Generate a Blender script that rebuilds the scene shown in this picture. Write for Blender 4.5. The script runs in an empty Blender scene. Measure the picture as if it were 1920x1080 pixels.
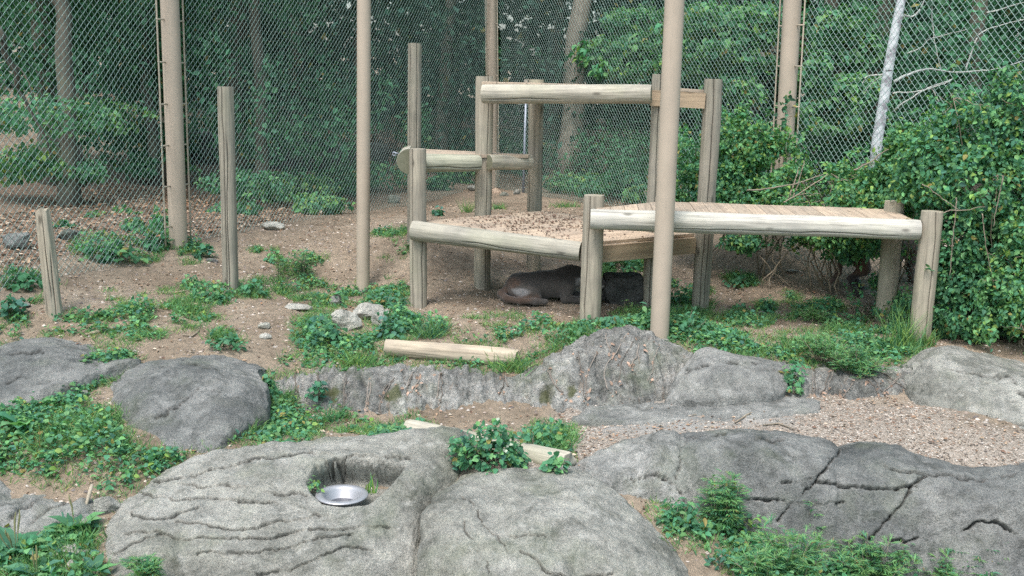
import bpy, math, random
import numpy as np
from mathutils import Matrix, Vector

# ------------------------------------------------------------------ camera, sky, sun, exposure
S = bpy.context.scene
COL = S.collection
H = 2.3
PITCH = math.radians(11.03)
ROLL = math.radians(1.6)
FPX = 2000.0
F_ = np.array([0, math.cos(PITCH), -math.sin(PITCH)])
R0 = np.array([1.0, 0, 0])
U0 = np.array([0, math.sin(PITCH), math.cos(PITCH)])
RC = math.cos(ROLL) * R0 + math.sin(ROLL) * U0
UC = math.cos(ROLL) * U0 - math.sin(ROLL) * R0
CAM = np.array([0, 0, H])

cam = bpy.data.cameras.new('camera')
cam.lens = 36 * FPX / 1920
cam.sensor_width = 36
cam.clip_start = 0.05
cam.clip_end = 600
cam_o = bpy.data.objects.new('camera', cam)
COL.objects.link(cam_o)
M = Matrix.Identity(4)
for i in range(3):
    M[i][0], M[i][1], M[i][2], M[i][3] = RC[i], UC[i], -F_[i], CAM[i]
cam_o.matrix_world = M
S.camera = cam_o

SUN_EL, SUN_AZ = math.radians(62), math.radians(205)     # azimuth clockwise from +Y
world = bpy.data.worlds.new('World')
S.world = world
world.use_nodes = True
wn = world.node_tree
wn.nodes.clear()
sky = wn.nodes.new('ShaderNodeTexSky')
sky.sky_type = 'NISHITA'
sky.sun_disc = False
sky.sun_elevation = SUN_EL
sky.sun_rotation = SUN_AZ
sky.dust_density = 4.0
hs = wn.nodes.new('ShaderNodeHueSaturation')
hs.inputs['Saturation'].default_value = 1.0
hs.inputs['Hue'].default_value = 0.462
bg = wn.nodes.new('ShaderNodeBackground')
bg.inputs['Strength'].default_value = 0.15
wo = wn.nodes.new('ShaderNodeOutputWorld')
wn.links.new(sky.outputs[0], hs.inputs['Color'])
wn.links.new(hs.outputs[0], bg.inputs['Color'])
wn.links.new(bg.outputs[0], wo.inputs['Surface'])

sun = bpy.data.lights.new('sun', 'SUN')
sun.energy = 1.2
sun.angle = math.radians(16)
sun.color = (1.0, 0.985, 0.955)
sun_o = bpy.data.objects.new('sun', sun)
COL.objects.link(sun_o)
sd = Vector((math.sin(SUN_AZ) * math.cos(SUN_EL), math.cos(SUN_AZ) * math.cos(SUN_EL), math.sin(SUN_EL)))
sun_o.rotation_euler = sd.to_track_quat('Z', 'Y').to_euler()

S.render.engine = 'CYCLES'
S.view_settings.view_transform = 'Standard'
S.view_settings.look = 'None'
S.view_settings.gamma = 1.0
S.view_settings.exposure = 1.12
S.view_settings.use_curve_mapping = False
S.cycles.max_bounces = 6
S.cycles.transparent_max_bounces = 4
S.cycles.use_denoising = False

rng = np.random.default_rng(7)

# ------------------------------------------------------------------ helpers
def P(px, py, Y):
    """real-world point at forward distance Y seen at photo pixel px, py"""
    px, py, Y = np.broadcast_arrays(np.asarray(px, float), np.asarray(py, float), np.asarray(Y, float))
    d = F_ * FPX + RC * (px[..., None] - 960) + UC * (540 - py[..., None])
    return CAM + d * (Y / d[..., 1])[..., None]

def proj(p):
    v = np.asarray(p, float) - CAM
    z = v @ F_
    return 960 + FPX * (v @ RC) / z, 540 - FPX * (v @ UC) / z

def _hash(ix, iy, iz, seed):
    n = (ix * 374761393 + iy * 668265263 + iz * 2147483647 + seed * 974634777) & 0xffffffff
    n = ((n ^ (n >> 13)) * 1274126177) & 0xffffffff
    n = ((n ^ (n >> 16)) * 2246822519) & 0xffffffff
    return ((n ^ (n >> 15)) & 0xffff) / 32767.5 - 1.0

def noise3(p, seed=0):
    p = np.asarray(p, float)
    i = np.floor(p).astype(np.int64)
    f = p - i
    u = f * f * f * (f * (f * 6 - 15) + 10)
    r = 0
    for dx in (0, 1):
        for dy in (0, 1):
            for dz in (0, 1):
                w = (u[..., 0] if dx else 1 - u[..., 0]) * (u[..., 1] if dy else 1 - u[..., 1]) * (u[..., 2] if dz else 1 - u[..., 2])
                r = r + w * _hash(i[..., 0] + dx, i[..., 1] + dy, i[..., 2] + dz, seed)
    return r

def fbm(p, oct=4, seed=0, gain=0.5):
    a, r, s = 1.0, 0, 1.0
    for o in range(oct):
        r = r + a * noise3(np.asarray(p) * s + 17.3 * o, seed + o)
        a *= gain
        s *= 2.03
    return r

def inpoly(px, py, poly):
    c = np.zeros(np.shape(px), bool)
    n = len(poly)
    for i in range(n):
        x0, y0 = poly[i]
        x1, y1 = poly[(i + 1) % n]
        if y0 == y1:
            continue
        t = ((y0 > py) != (y1 > py)) & (px < (x1 - x0) * (py - y0) / (y1 - y0) + x0)
        c ^= t
    return c

def dseg(px, py, pts, closed=False):
    d = np.full(np.shape(px), 1e9)
    n = len(pts)
    for i in range(n if closed else n - 1):
        ax, ay = pts[i]
        bx, by = pts[(i + 1) % n]
        vx, vy = bx - ax, by - ay
        t = np.clip(((px - ax) * vx + (py - ay) * vy) / (vx * vx + vy * vy + 1e-9), 0, 1)
        d = np.minimum(d, np.hypot(px - ax - t * vx, py - ay - t * vy))
    return d

def sstep(x, a=0.0, b=1.0):
    t = np.clip((x - a) / (b - a), 0, 1)
    return t * t * (3 - 2 * t)

def mesh_np(name, V, F, mat=None, col=None, attrs=None, smooth=True):
    """V (n,3); F list of int arrays each (k, 3 or 4)"""
    V = np.asarray(V, np.float32)
    if not isinstance(F, list):
        F = [F]
    F = [np.asarray(f, np.int32) for f in F if len(f)]
    me = bpy.data.meshes.new(name)
    me.vertices.add(len(V))
    me.vertices.foreach_set('co', V.ravel())
    loops = np.concatenate([f.ravel() for f in F])
    tot = np.concatenate([np.full(len(f), f.shape[1], np.int32) for f in F])
    start = np.concatenate([[0], np.cumsum(tot)[:-1]]).astype(np.int32)
    me.loops.add(len(loops))
    me.loops.foreach_set('vertex_index', loops)
    me.polygons.add(len(tot))
    me.polygons.foreach_set('loop_start', start)
    me.polygons.foreach_set('loop_total', tot)
    me.polygons.foreach_set('use_smooth', np.full(len(tot), smooth, bool))
    if col is not None:
        a = me.attributes.new('Col', 'FLOAT_COLOR', 'POINT')
        c = np.ones((len(V), 4), np.float32)
        c[:, :3] = col
        a.data.foreach_set('color', c.ravel())
    for k, v in (attrs or {}).items():
        a = me.attributes.new(k, 'FLOAT', 'POINT')
        a.data.foreach_set('value', np.asarray(v, np.float32))
    me.update(calc_edges=True)
    if mat:
        me.materials.append(mat)
    return me

def tag(o, label=None, cat=None, group=None, kind=None):
    if label: o['label'] = label
    if cat: o['category'] = cat
    if group: o['group'] = group
    if kind: o['kind'] = kind
    return o

def link(name, me, parent=None, loc=None, mtx=None):
    o = bpy.data.objects.new(name, me)
    COL.objects.link(o)
    if parent is not None:
        o.parent = parent
    if mtx is not None:
        o.matrix_local = mtx
    elif loc is not None:
        o.location = [float(v) for v in loc]
    return o

def empty(name, loc, label, cat, group=None):
    o = bpy.data.objects.new(name, None)
    o.empty_display_size = 0.1
    o.location = [float(v) for v in loc]
    COL.objects.link(o)
    return tag(o, label, cat, group)

def part(name, V, F, mat, parent, **kw):
    """V in world coordinates; stored local to the parent Empty (which is only translated)"""
    L = np.array(parent.location)
    me = mesh_np(name, np.asarray(V) - L, F, mat, **kw)
    return link(name, me, parent)

def whole(name, V, F, mat, label, cat, group=None, kind=None, **kw):
    V = np.asarray(V)
    c = np.array([(V[:, 0].min() + V[:, 0].max()) / 2, (V[:, 1].min() + V[:, 1].max()) / 2, V[:, 2].min()])
    me = mesh_np(name, V - c, F, mat, **kw)
    return tag(link(name, me, loc=c), label, cat, group, kind)

def copy_tree(o, parent=None):
    c = o.copy()
    COL.objects.link(c)
    c.parent = parent
    for ch in o.children:
        copy_tree(ch, c)
    return c

def gridfaces(nu, nv, wrap_u=False):
    i = np.arange(nu if wrap_u else nu - 1)[:, None]
    j = np.arange(nv - 1)[None, :]
    a = i * nv + j
    b = ((i + 1) % nu) * nv + j
    return np.stack([a, b, b + 1, a + 1], -1).reshape(-1, 4)

class Bag:
    def __init__(s): s.V, s.F3, s.F4, s.C, s.n = [], [], [], [], 0
    def add(s, V, F, C=None):
        V = np.asarray(V, float)
        for f in (F if isinstance(F, list) else [F]):
            f = np.asarray(f, int)
            if len(f):
                (s.F3 if f.shape[1] == 3 else s.F4).append(f + s.n)
        s.V.append(V)
        s.C.append(np.broadcast_to(np.asarray(C if C is not None else (1, 1, 1), float), V.shape))
        s.n += len(V)
    def get(s):
        F = []
        if s.F3: F.append(np.concatenate(s.F3))
        if s.F4: F.append(np.concatenate(s.F4))
        return np.concatenate(s.V), F, np.concatenate(s.C)

def tube(pts, rad, n=8, cap=True):
    pts = np.asarray(pts, float)
    k = len(pts)
    rad = np.broadcast_to(np.asarray(rad, float), (k,))
    t = np.gradient(pts, axis=0)
    t /= np.linalg.norm(t, axis=1)[:, None] + 1e-9
    ref = np.where(np.abs(t[:, 2:3]) > 0.9, np.array([[1.0, 0, 0]]), np.array([[0, 0, 1.0]]))
    a = np.cross(t, ref); a /= np.linalg.norm(a, axis=1)[:, None] + 1e-9
    b = np.cross(t, a)
    th = np.arange(n) / n * 2 * np.pi
    V = pts[None] + rad[None, :, None] * (np.cos(th)[:, None, None] * a[None] + np.sin(th)[:, None, None] * b[None])
    V = V.reshape(-1, 3)
    F = [gridfaces(n, k, True)]
    if cap:
        m = len(V)
        V = np.vstack([V, pts[:1], pts[-1:]])
        i = np.arange(n); j = (i + 1) % n
        F.append(np.vstack([np.stack([j * k, i * k, np.full(n, m)], -1), np.stack([i * k + k - 1, j * k + k - 1, np.full(n, m + 1)], -1)]))
    return V, F

def box(c, sx, sy, sz, R=None):
    v = np.array([[x, y, z] for x in (-.5, .5) for y in (-.5, .5) for z in (-.5, .5)]) * [sx, sy, sz]
    if R is not None: v = v @ np.asarray(R).T
    f = np.array([[0, 1, 3, 2], [4, 6, 7, 5], [0, 4, 5, 1], [2, 3, 7, 6], [0, 2, 6, 4], [1, 5, 7, 3]])
    return v + np.asarray(c), f

# ------------------------------------------------------------------ materials
def newmat(name):
    m = bpy.data.materials.new(name)
    m.use_nodes = True
    nt = m.node_tree
    return m, nt, nt.nodes['Principled BSDF']

def N(nt, t, **kw):
    n = nt.nodes.new(t)
    for k, v in kw.items():
        if hasattr(n, k): setattr(n, k, v)
        else: n.inputs[k].default_value = v
    return n

def noise_n(nt, vec, scale, detail=4, rough=0.55, dist=0.0):
    n = N(nt, 'ShaderNodeTexNoise')
    n.inputs['Scale'].default_value = scale
    n.inputs['Detail'].default_value = detail
    n.inputs['Roughness'].default_value = rough
    n.inputs['Distortion'].default_value = dist
    if vec is not None: nt.links.new(vec, n.inputs['Vector'])
    return n.outputs['Fac']

def ramp(nt, fac, stops):
    r = N(nt, 'ShaderNodeValToRGB')
    e = r.color_ramp.elements
    while len(e) < len(stops): e.new(0.5)
    for k, (p, c) in enumerate(stops):
        e[k].position = p
        e[k].color = (*c, 1) if len(c) == 3 else c
    nt.links.new(fac, r.inputs[0])
    return r.outputs[0]

def mixc(nt, fac, a, b, mode='MIX'):
    m = N(nt, 'ShaderNodeMix', data_type='RGBA', blend_type=mode)
    for idx, v in ((0, fac), (6, a), (7, b)):
        if isinstance(v, (int, float)): m.inputs[idx].default_value = v
        elif isinstance(v, tuple): m.inputs[idx].default_value = (*v, 1)
        else: nt.links.new(v, m.inputs[idx])
    return m.outputs[2]

def mth(nt, op, a, b=0.0):
    m = N(nt, 'ShaderNodeMath', operation=op)
    for idx, v in ((0, a), (1, b)):
        if isinstance(v, (int, float)): m.inputs[idx].default_value = v
        else: nt.links.new(v, m.inputs[idx])
    return m.outputs[0]

def bump(nt, b, h, strength=0.5, dist=0.01):
    n = N(nt, 'ShaderNodeBump')
    n.inputs['Strength'].default_value = strength
    n.inputs['Distance'].default_value = dist
    nt.links.new(h, n.inputs['Height'])
    nt.links.new(n.outputs[0], b.inputs['Normal'])

def attr(nt, name, out='Fac'):
    a = N(nt, 'ShaderNodeAttribute')
    a.attribute_name = name
    return a.outputs[out]

def objco(nt, scale=(1, 1, 1)):
    t = N(nt, 'ShaderNodeTexCoord')
    mp = N(nt, 'ShaderNodeMapping')
    mp.inputs['Scale'].default_value = scale
    nt.links.new(t.outputs['Object'], mp.inputs[0])
    return mp.outputs[0]

def worldpos(nt):
    return N(nt, 'ShaderNodeNewGeometry').outputs['Position']

def rock_mat(name, lo, hi, speck=0.5, moss=0.0, streak=False):
    m, nt, b = newmat(name)
    w = worldpos(nt)
    big = noise_n(nt, w, 1.6, 5, 0.6, 0.4)
    c = ramp(nt, big, [(0.32, lo), (0.68, hi)])
    mid = noise_n(nt, w, 11, 5, 0.7)
    c = mixc(nt, 0.75, c, ramp(nt, mid, [(0.3, (0.52, 0.53, 0.52)), (0.52, (1, 1, 1)), (0.7, (1.28, 1.28, 1.24))]), 'MULTIPLY')
    fine = noise_n(nt, w, 85, 3, 0.75)
    c = mixc(nt, speck, c, ramp(nt, fine, [(0.36, (0.3, 0.3, 0.3)), (0.5, (1, 1, 1)), (0.66, (1.5, 1.5, 1.45))]), 'MULTIPLY')
    vor = N(nt, 'ShaderNodeTexVoronoi'); vor.inputs['Scale'].default_value = 60
    nt.links.new(w, vor.inputs['Vector'])
    pit = ramp(nt, vor.outputs['Distance'], [(0.0, (0.35, 0.35, 0.35)), (0.16, (1, 1, 1))])
    c = mixc(nt, 0.5, c, pit, 'MULTIPLY')
    if streak:
        mp = N(nt, 'ShaderNodeMapping'); mp.inputs['Scale'].default_value = (11, 5, 1.6)
        nt.links.new(w, mp.inputs[0])
        st = noise_n(nt, mp.outputs[0], 1.0, 5, 0.65, 0.5)
        c = mixc(nt, 0.85, c, ramp(nt, st, [(0.32, (0.55, 0.56, 0.55)), (0.5, (0.97, 0.97, 0.97)), (0.68, (1.3, 1.29, 1.25))]), 'MULTIPLY')
        c = mixc(nt, ramp(nt, noise_n(nt, mp.outputs[0], 2.3, 4, 0.6), [(0.6, (0, 0, 0)), (0.7, (0.6, 0.6, 0.6))]), c, (0.20, 0.165, 0.13))
    stn = noise_n(nt, w, 2.7, 6, 0.68, 1.2)
    c = mixc(nt, 1.0, c, ramp(nt, stn, [(0.36, (0.66, 0.67, 0.65)), (0.47, (1, 1, 1)), (0.6, (1.06, 1.06, 1.04))]), 'MULTIPLY')
    # pale lichen blotches
    lc = ramp(nt, noise_n(nt, w, 6.5, 5, 0.7), [(0.58, (0, 0, 0)), (0.66, (1, 1, 1))])
    c = mixc(nt, mth(nt, 'MULTIPLY', lc, 0.35), c, tuple(min(1, x * 1.45) for x in hi))
    if moss:
        g = noise_n(nt, w, 2.3, 4, 0.6)
        c = mixc(nt, mth(nt, 'MULTIPLY', ramp(nt, g, [(0.52, (0, 0, 0)), (0.7, (1, 1, 1))]), moss), c, (0.10, 0.13, 0.07))
    c = mixc(nt, attr(nt, 'crack'), c, (0.028, 0.030, 0.027))
    c = mixc(nt, attr(nt, 'moss'), c, (0.055, 0.065, 0.018))
    nt.links.new(c, b.inputs['Base Color'])
    b.inputs['Roughness'].default_value = 0.92
    b.inputs['Specular IOR Level'].default_value = 0.25
    h = mth(nt, 'ADD', mth(nt, 'MULTIPLY', mid, 1.2), mth(nt, 'MULTIPLY', fine, 0.7))
    bump(nt, b, h, 0.95, 0.02)
    return m

M_ROCK_L = rock_mat('pale_rock', (0.17, 0.175, 0.155), (0.315, 0.32, 0.292), 0.5, 0.35)
M_ROCK_D = rock_mat('grey_rock', (0.10, 0.109, 0.107), (0.215, 0.223, 0.213), 0.5, 0.3)
M_ROCK_M = rock_mat('mid_rock', (0.15, 0.157, 0.15), (0.29, 0.297, 0.28), 0.5, 0.3)
M_ROCK_W = rock_mat('ribbed_rock', (0.125, 0.13, 0.124), (0.28, 0.285, 0.27), 0.8, 0.45, True)
M_STONE = rock_mat('white_stone', (0.26, 0.265, 0.24), (0.48, 0.48, 0.43), 0.5, 0.35)
M_BRICKY = rock_mat('buff_stone', (0.30, 0.22, 0.16), (0.42, 0.33, 0.25), 0.3)
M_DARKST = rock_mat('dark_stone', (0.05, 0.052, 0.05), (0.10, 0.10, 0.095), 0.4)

def wood_mat(name, base, dark, axis=2, scale=1.0, green=0.25, rough=0.85):
    m, nt, b = newmat(name)
    sc = [26 * scale] * 3; sc[axis] = 1.1 * scale
    g = objco(nt, tuple(sc))
    oi = N(nt, 'ShaderNodeObjectInfo')
    add = N(nt, 'ShaderNodeVectorMath', operation='ADD')
    nt.links.new(g, add.inputs[0])
    cb = N(nt, 'ShaderNodeCombineXYZ')
    r = mth(nt, 'MULTIPLY', oi.outputs['Random'], 37.0)
    for k in range(3): nt.links.new(r, cb.inputs[k])
    nt.links.new(cb.outputs[0], add.inputs[1])
    v = add.outputs[0]
    grain = noise_n(nt, v, 1.0, 5, 0.65, 0.6)
    c = ramp(nt, grain, [(0.25, dark), (0.48, base), (0.75, tuple(min(1, x * 1.28) for x in base))])
    fine = noise_n(nt, v, 4.5, 3, 0.6)
    c = mixc(nt, 0.5, c, ramp(nt, fine, [(0.3, (0.62, 0.62, 0.62)), (0.55, (1.08, 1.08, 1.08))]), 'MULTIPLY')
    ks = [5.5] * 3; ks[axis] = 2.2
    kn = N(nt, 'ShaderNodeTexVoronoi'); kn.inputs['Scale'].default_value = 1.0
    kadd = N(nt, 'ShaderNodeVectorMath', operation='ADD')
    nt.links.new(objco(nt, tuple(ks)), kadd.inputs[0]); nt.links.new(cb.outputs[0], kadd.inputs[1]); nt.links.new(kadd.outputs[0], kn.inputs['Vector'])
    c = mixc(nt, ramp(nt, kn.outputs['Distance'], [(0.05, (0.75, 0.75, 0.75)), (0.13, (0, 0, 0))]), c, tuple(x * 0.45 for x in dark))
    w = worldpos(nt)
    blot = noise_n(nt, w, 3.4, 4, 0.6)
    c = mixc(nt, 0.7, c, ramp(nt, blot, [(0.3, (0.74, 0.74, 0.76)), (0.6, (1.1, 1.09, 1.05))]), 'MULTIPLY')
    al = ramp(nt, noise_n(nt, w, 2.1, 4, 0.6), [(0.5, (0, 0, 0)), (0.72, (1, 1, 1))])
    c = mixc(nt, mth(nt, 'MULTIPLY', al, green), c, (0.17, 0.20, 0.12))
    c = mixc(nt, attr(nt, 'crack'), c, (0.03, 0.027, 0.022))
    c = mixc(nt, attr(nt, 'endmoss'), c, (0.075, 0.085, 0.045))
    c = mixc(nt, 1.0, c, ramp(nt, oi.outputs['Random'], [(0, (0.86, 0.88, 0.88)), (1, (1.1, 1.08, 1.04))]), 'MULTIPLY')
    nt.links.new(c, b.inputs['Base Color'])
    b.inputs['Roughness'].default_value = rough
    b.inputs['Specular IOR Level'].default_value = 0.25
    bump(nt, b, mth(nt, 'ADD', grain, mth(nt, 'MULTIPLY', fine, 0.5)), 0.5, 0.006)
    return m

M_POST = wood_mat('weathered_post_wood', (0.30, 0.281, 0.232), (0.148, 0.138, 0.113), 2)
M_HALF = wood_mat('pale_peeled_log', (0.345, 0.335, 0.285), (0.165, 0.158, 0.13), 0, 1.0, 0.4)
M_LOG = wood_mat('bleached_log', (0.38, 0.335, 0.265), (0.20, 0.17, 0.13), 0, 1.0, 0.1)
M_PLANK = wood_mat('tan_deck_board', (0.39, 0.325, 0.255), (0.28, 0.225, 0.175), 0, 1.2, 0.0)
M_JOIST = wood_mat('raw_joist', (0.33, 0.265, 0.19), (0.19, 0.145, 0.10), 0, 0.8, 0.0)
M_BARK = wood_mat('tree_bark', (0.11, 0.105, 0.085), (0.05, 0.046, 0.038), 2, 1.0, 0.35)
M_TWIG = wood_mat('twig_bark', (0.24, 0.21, 0.165), (0.12, 0.10, 0.08), 0, 1.0, 0.1)

def plain(name, c, rough=0.6, metal=0.0, var=0.12, scale=6, spec=0.4):
    m, nt, b = newmat(name)
    w = worldpos(nt)
    n = noise_n(nt, w, scale, 5, 0.6)
    cc = ramp(nt, n, [(0.3, tuple(x * (1 - var) for x in c)), (0.7, tuple(min(1, x * (1 + var)) for x in c))])
    nt.links.new(cc, b.inputs['Base Color'])
    b.inputs['Roughness'].default_value = rough
    b.inputs['Metallic'].default_value = metal
    b.inputs['Specular IOR Level'].default_value = spec
    return m

m, nt, b = newmat('tan_pole_paint')
w = worldpos(nt)
mp = N(nt, 'ShaderNodeMapping'); mp.inputs['Scale'].default_value = (14, 14, 1.1)
nt.links.new(w, mp.inputs[0])
c = ramp(nt, noise_n(nt, w, 4, 4, .6), [(.3, (.355, .31, .245)), (.7, (.41, .355, .28))])
c = mixc(nt, ramp(nt, noise_n(nt, mp.outputs[0], 1, 5, .65), [(.55, (0, 0, 0)), (.78, (.55, .55, .55))]), c, (.24, .215, .17))
c = mixc(nt, ramp(nt, noise_n(nt, w, 38, 3, .6), [(.70, (0, 0, 0)), (.76, (.8, .8, .8))]), c, (.18, .14, .10))
nt.links.new(c, b.inputs['Base Color']); b.inputs['Roughness'].default_value = .5; b.inputs['Specular IOR Level'].default_value = .35
M_POLE = m
M_BAR = plain('tan_flat_bar', (0.40, 0.36, 0.28), 0.5, 0, 0.1)
M_WIRE = plain('galvanised_wire', (0.25, 0.36, 0.33), 0.55, 0.1, 0.12)
M_GALV = plain('galvanised_pipe', (0.26, 0.30, 0.35), 0.5, 0.3, 0.08)
M_STEEL = plain('stainless_bowl', (0.36, 0.37, 0.385), 0.45, 0.5, 0.06, 20)
M_STEELB = plain('bowl_bottom', (0.10, 0.11, 0.13), 0.25, 0.6, 0.1, 30)

def leaf_mat(name, trans=0.38, rough=0.68):
    m, nt, b = newmat(name)
    c = attr(nt, 'Col', 'Color')
    nt.links.new(c, b.inputs['Base Color'])
    b.inputs['Roughness'].default_value = rough
    b.inputs['Specular IOR Level'].default_value = 0.22
    tr = N(nt, 'ShaderNodeBsdfTranslucent')
    nt.links.new(mixc(nt, 1.0, c, (1.0, 1.15, 0.6), 'MULTIPLY'), tr.inputs['Color'])
    mx = N(nt, 'ShaderNodeMixShader')
    mx.inputs[0].default_value = trans
    out = nt.nodes['Material Output']
    nt.links.new(b.outputs[0], mx.inputs[1])
    nt.links.new(tr.outputs[0], mx.inputs[2])
    nt.links.new(mx.outputs[0], out.inputs['Surface'])
    return m

M_LEAF = leaf_mat('green_leaf')
M_DRY = leaf_mat('dry_leaf', 0.05, 0.8)

def col_mat(name, rough=0.9, bumpy=0.0):
    m, nt, b = newmat(name)
    nt.links.new(attr(nt, 'Col', 'Color'), b.inputs['Base Color'])
    b.inputs['Roughness'].default_value = rough
    b.inputs['Specular IOR Level'].default_value = 0.25
    return m
M_PEBBLE = col_mat('pebbles')
# ------------------------------------------------------------------ ground
CTRL_PX = [
 (0,500,10.5),(335,462,12.2),(560,415,14.6),(740,382,17.3),(921,352,20.2),(1050,372,17.9),(1190,392,15.6),(1300,415,14.2),(1480,455,12.7),(1700,545,11.4),
 (1107,608,10.1),(783,575,10.75),(905,540,11.5),(1337,582,10.9),(1678,612,10.35),(1735,644,9.7),(433,548,10.9),(102,587,9.6),(778,455,12.5),(681,546,11.8),(1000,503,12.3),
 (1000,570,10.9),(1200,575,10.9),(1600,545,11.4),(1850,640,9.7),(1920,660,9.3),(1500,590,10.5),(1450,520,12.0),
 (560,705,8.95),(700,700,8.95),(830,706,8.95),(960,716,8.9),(1060,676,9.2),(1150,632,9.55),(1270,662,9.25),(1400,684,8.95),(1550,698,8.85),(1690,700,8.85),(1810,668,9.2),
 (700,640,9.6),(850,650,9.5),(1000,640,9.6),(600,600,10.2),
 (300,620,9.3),(400,650,9.0),(450,664,8.95),(200,560,10.2),(250,510,11.2),
 (-40,650,9.0),(30,640,9.15),(150,770,7.85),(60,830,7.25),(200,860,7.05),(350,862,7.25),(100,888,7.05),(0,890,7.1),(250,890,6.95),(50,1000,6.5),(130,1010,6.4),(120,1030,6.2),(40,1070,5.95),(190,1070,6.0),(-150,860,7.2),
 (560,800,8.1),(700,803,8.1),(650,818,7.65),(500,824,7.6),(850,806,8.05),(430,840,7.4),(700,850,7.3),
 (1050,795,8.1),(1100,775,8.35),(1250,770,8.3),(1450,762,8.3),(1650,765,8.25),(1100,842,7.35),(1300,815,7.6),(1500,825,7.5),(1700,838,7.35),(1850,858,7.15),(1920,840,7.4),(1000,884,6.95),(860,895,6.85),(930,905,6.75),
 (1320,1005,6.4),(1400,1062,6.2),(1430,1050,6.65),(1540,1075,6.6),(1660,1095,6.55),(1790,1115,6.5),(1890,1135,6.45),(1600,1120,6.15),(1850,1145,6.05),(1330,1075,6.05),(1500,1150,5.85),
 (960,1200,5.5),(300,1200,5.5),(1700,1200,5.5),
 (150,430,12.5),(200,392,14.0),(500,352,18.0),(700,338,20.5),(80,370,15.0),(-100,440,12.0),(1100,352,21.0),(1250,356,19.5),
]
_c = np.array(CTRL_PX, float)
CW = P(_c[:, 0], _c[:, 1], _c[:, 2])
CW = np.vstack([CW, [[-1.15,6.5,-.75],[-1.6,6.4,-.8],[-.8,6.6,-.7],[.3,6.1,-.75],[-12, 27, 1.3], [0, 30, 0.9], [12, 27, 0.9], [-35, 60, 2.5], [35, 60, 2.5], [0, 70, 2.0], [-9, 8, .1], [9, 8, 0.0], [12, 15, .4],
                     [-13, 15, 1.2], [-6, 3, -.9], [6, 3, -.9], [0, 1, -1.1], [-40, 10, .5], [40, 10, .5], [0, -20, -1.5], [-30, -20, -1], [30, -20, -1]]])

def _phi(r): return r * r * np.log(r + 1e-9)
_A = CW[:, :2]
_n = len(_A)
_K = _phi(np.linalg.norm(_A[:, None] - _A[None], axis=2)) + np.eye(_n) * 0.08
_Pm = np.hstack([np.ones((_n, 1)), _A])
_W = np.linalg.solve(np.block([[_K, _Pm], [_Pm.T, np.zeros((3, 3))]]), np.concatenate([CW[:, 2], np.zeros(3)]))

def gz(x, y):
    x = np.asarray(x, float); y = np.asarray(y, float)
    sh = x.shape
    q = np.stack([x.ravel(), y.ravel()], -1)
    z = np.empty(len(q))
    for a in range(0, len(q), 20000):
        s = q[a:a + 20000]
        z[a:a + 20000] = _phi(np.linalg.norm(s[:, None] - _A[None], axis=2)) @ _W[:_n] + _W[_n] + s @ _W[_n + 1:]
    near = np.exp(-((q[:, 0] / 14) ** 2 + ((q[:, 1] - 9) / 10) ** 2))
    p3 = np.stack([q[:, 0], q[:, 1], q[:, 0] * 0], -1)
    z = z + near * (0.022 * fbm(p3 * 2.2, 3, 5) + 0.010 * fbm(p3 * 9, 3, 9)) + (1 - near) * 0.12 * fbm(p3 * 0.35, 3, 4)
    return z.reshape(sh)

def hit(px, py, y0=4.5, y1=32.0):
    """where the ray through a photo pixel meets the ground"""
    px, py = np.atleast_1d(np.asarray(px, float)), np.atleast_1d(np.asarray(py, float))
    ys = np.geomspace(y0, y1, 160)
    pts = P(px[:, None], py[:, None], ys[None])
    g = gz(pts[..., 0], pts[..., 1])
    below = pts[..., 2] < g
    k = np.where(below.any(1), below.argmax(1), len(ys) - 1)
    k0 = np.maximum(k - 1, 0)
    i = np.arange(len(px))
    d0 = (pts[..., 2] - g)[i, k0]; d1 = (pts[..., 2] - g)[i, k]
    t = np.clip(d0 / (d0 - d1 + 1e-9), 0, 1)
    Y = ys[k0] * (1 - t) + ys[k] * t
    r = P(px, py, Y)
    r[:, 2] = gz(r[:, 0], r[:, 1])
    return r

def axis_spacing(lo, hi, step, far_lo, far_hi):
    mid = np.arange(lo, hi, step)
    a = lo - np.geomspace(step, lo - far_lo, 26)[::-1]
    b = mid[-1] + np.geomspace(step, far_hi - mid[-1], 34)
    return np.concatenate([a, mid, b])

xs = axis_spacing(-5.2, 5.2, 0.045, -90, 90)
ys = axis_spacing(5.2, 13.0, 0.045, -25, 160)
GX, GY = np.meshgrid(xs, ys, indexing='ij')
GZ = gz(GX, GY)
GV = np.stack([GX, GY, GZ], -1).reshape(-1, 3)
gpx, gpy = proj(GV)
infront = GV[:, 1] > 3
GRAVEL = [(960,830),(1010,800),(1060,765),(1150,745),(1450,740),(1700,745),(1850,795),(1980,810),(1980,905),(1780,880),(1550,850),(1400,826),(1290,828),(1150,856),(1060,900),(900,910),(820,935),(820,900),(880,870)]
CONCRETE = [(1090,790),(1150,745),(1280,745),(1460,745),(1500,790),(1420,800),(1330,800),(1240,825),(1130,805)]
LITTER = [(-200,560),(0,520),(120,480),(335,455),(560,410),(740,378),(921,345),(1060,362),(1200,392),(1260,400),(1260,300),(-200,300)]
nz = fbm(np.stack([GV[:, 0], GV[:, 1], GV[:, 2] * 0], -1) * 3, 3, 31)
def zone(poly, soft):
    d = dseg(gpx, gpy, poly, True) * np.where(inpoly(gpx, gpy, poly), 1, -1)
    return np.where(infront, sstep(d + nz * soft * .7, -soft, soft), 0)
a_gr, a_co, a_li = zone(GRAVEL, 18), zone(CONCRETE, 14), zone(LITTER, 10)

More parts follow.
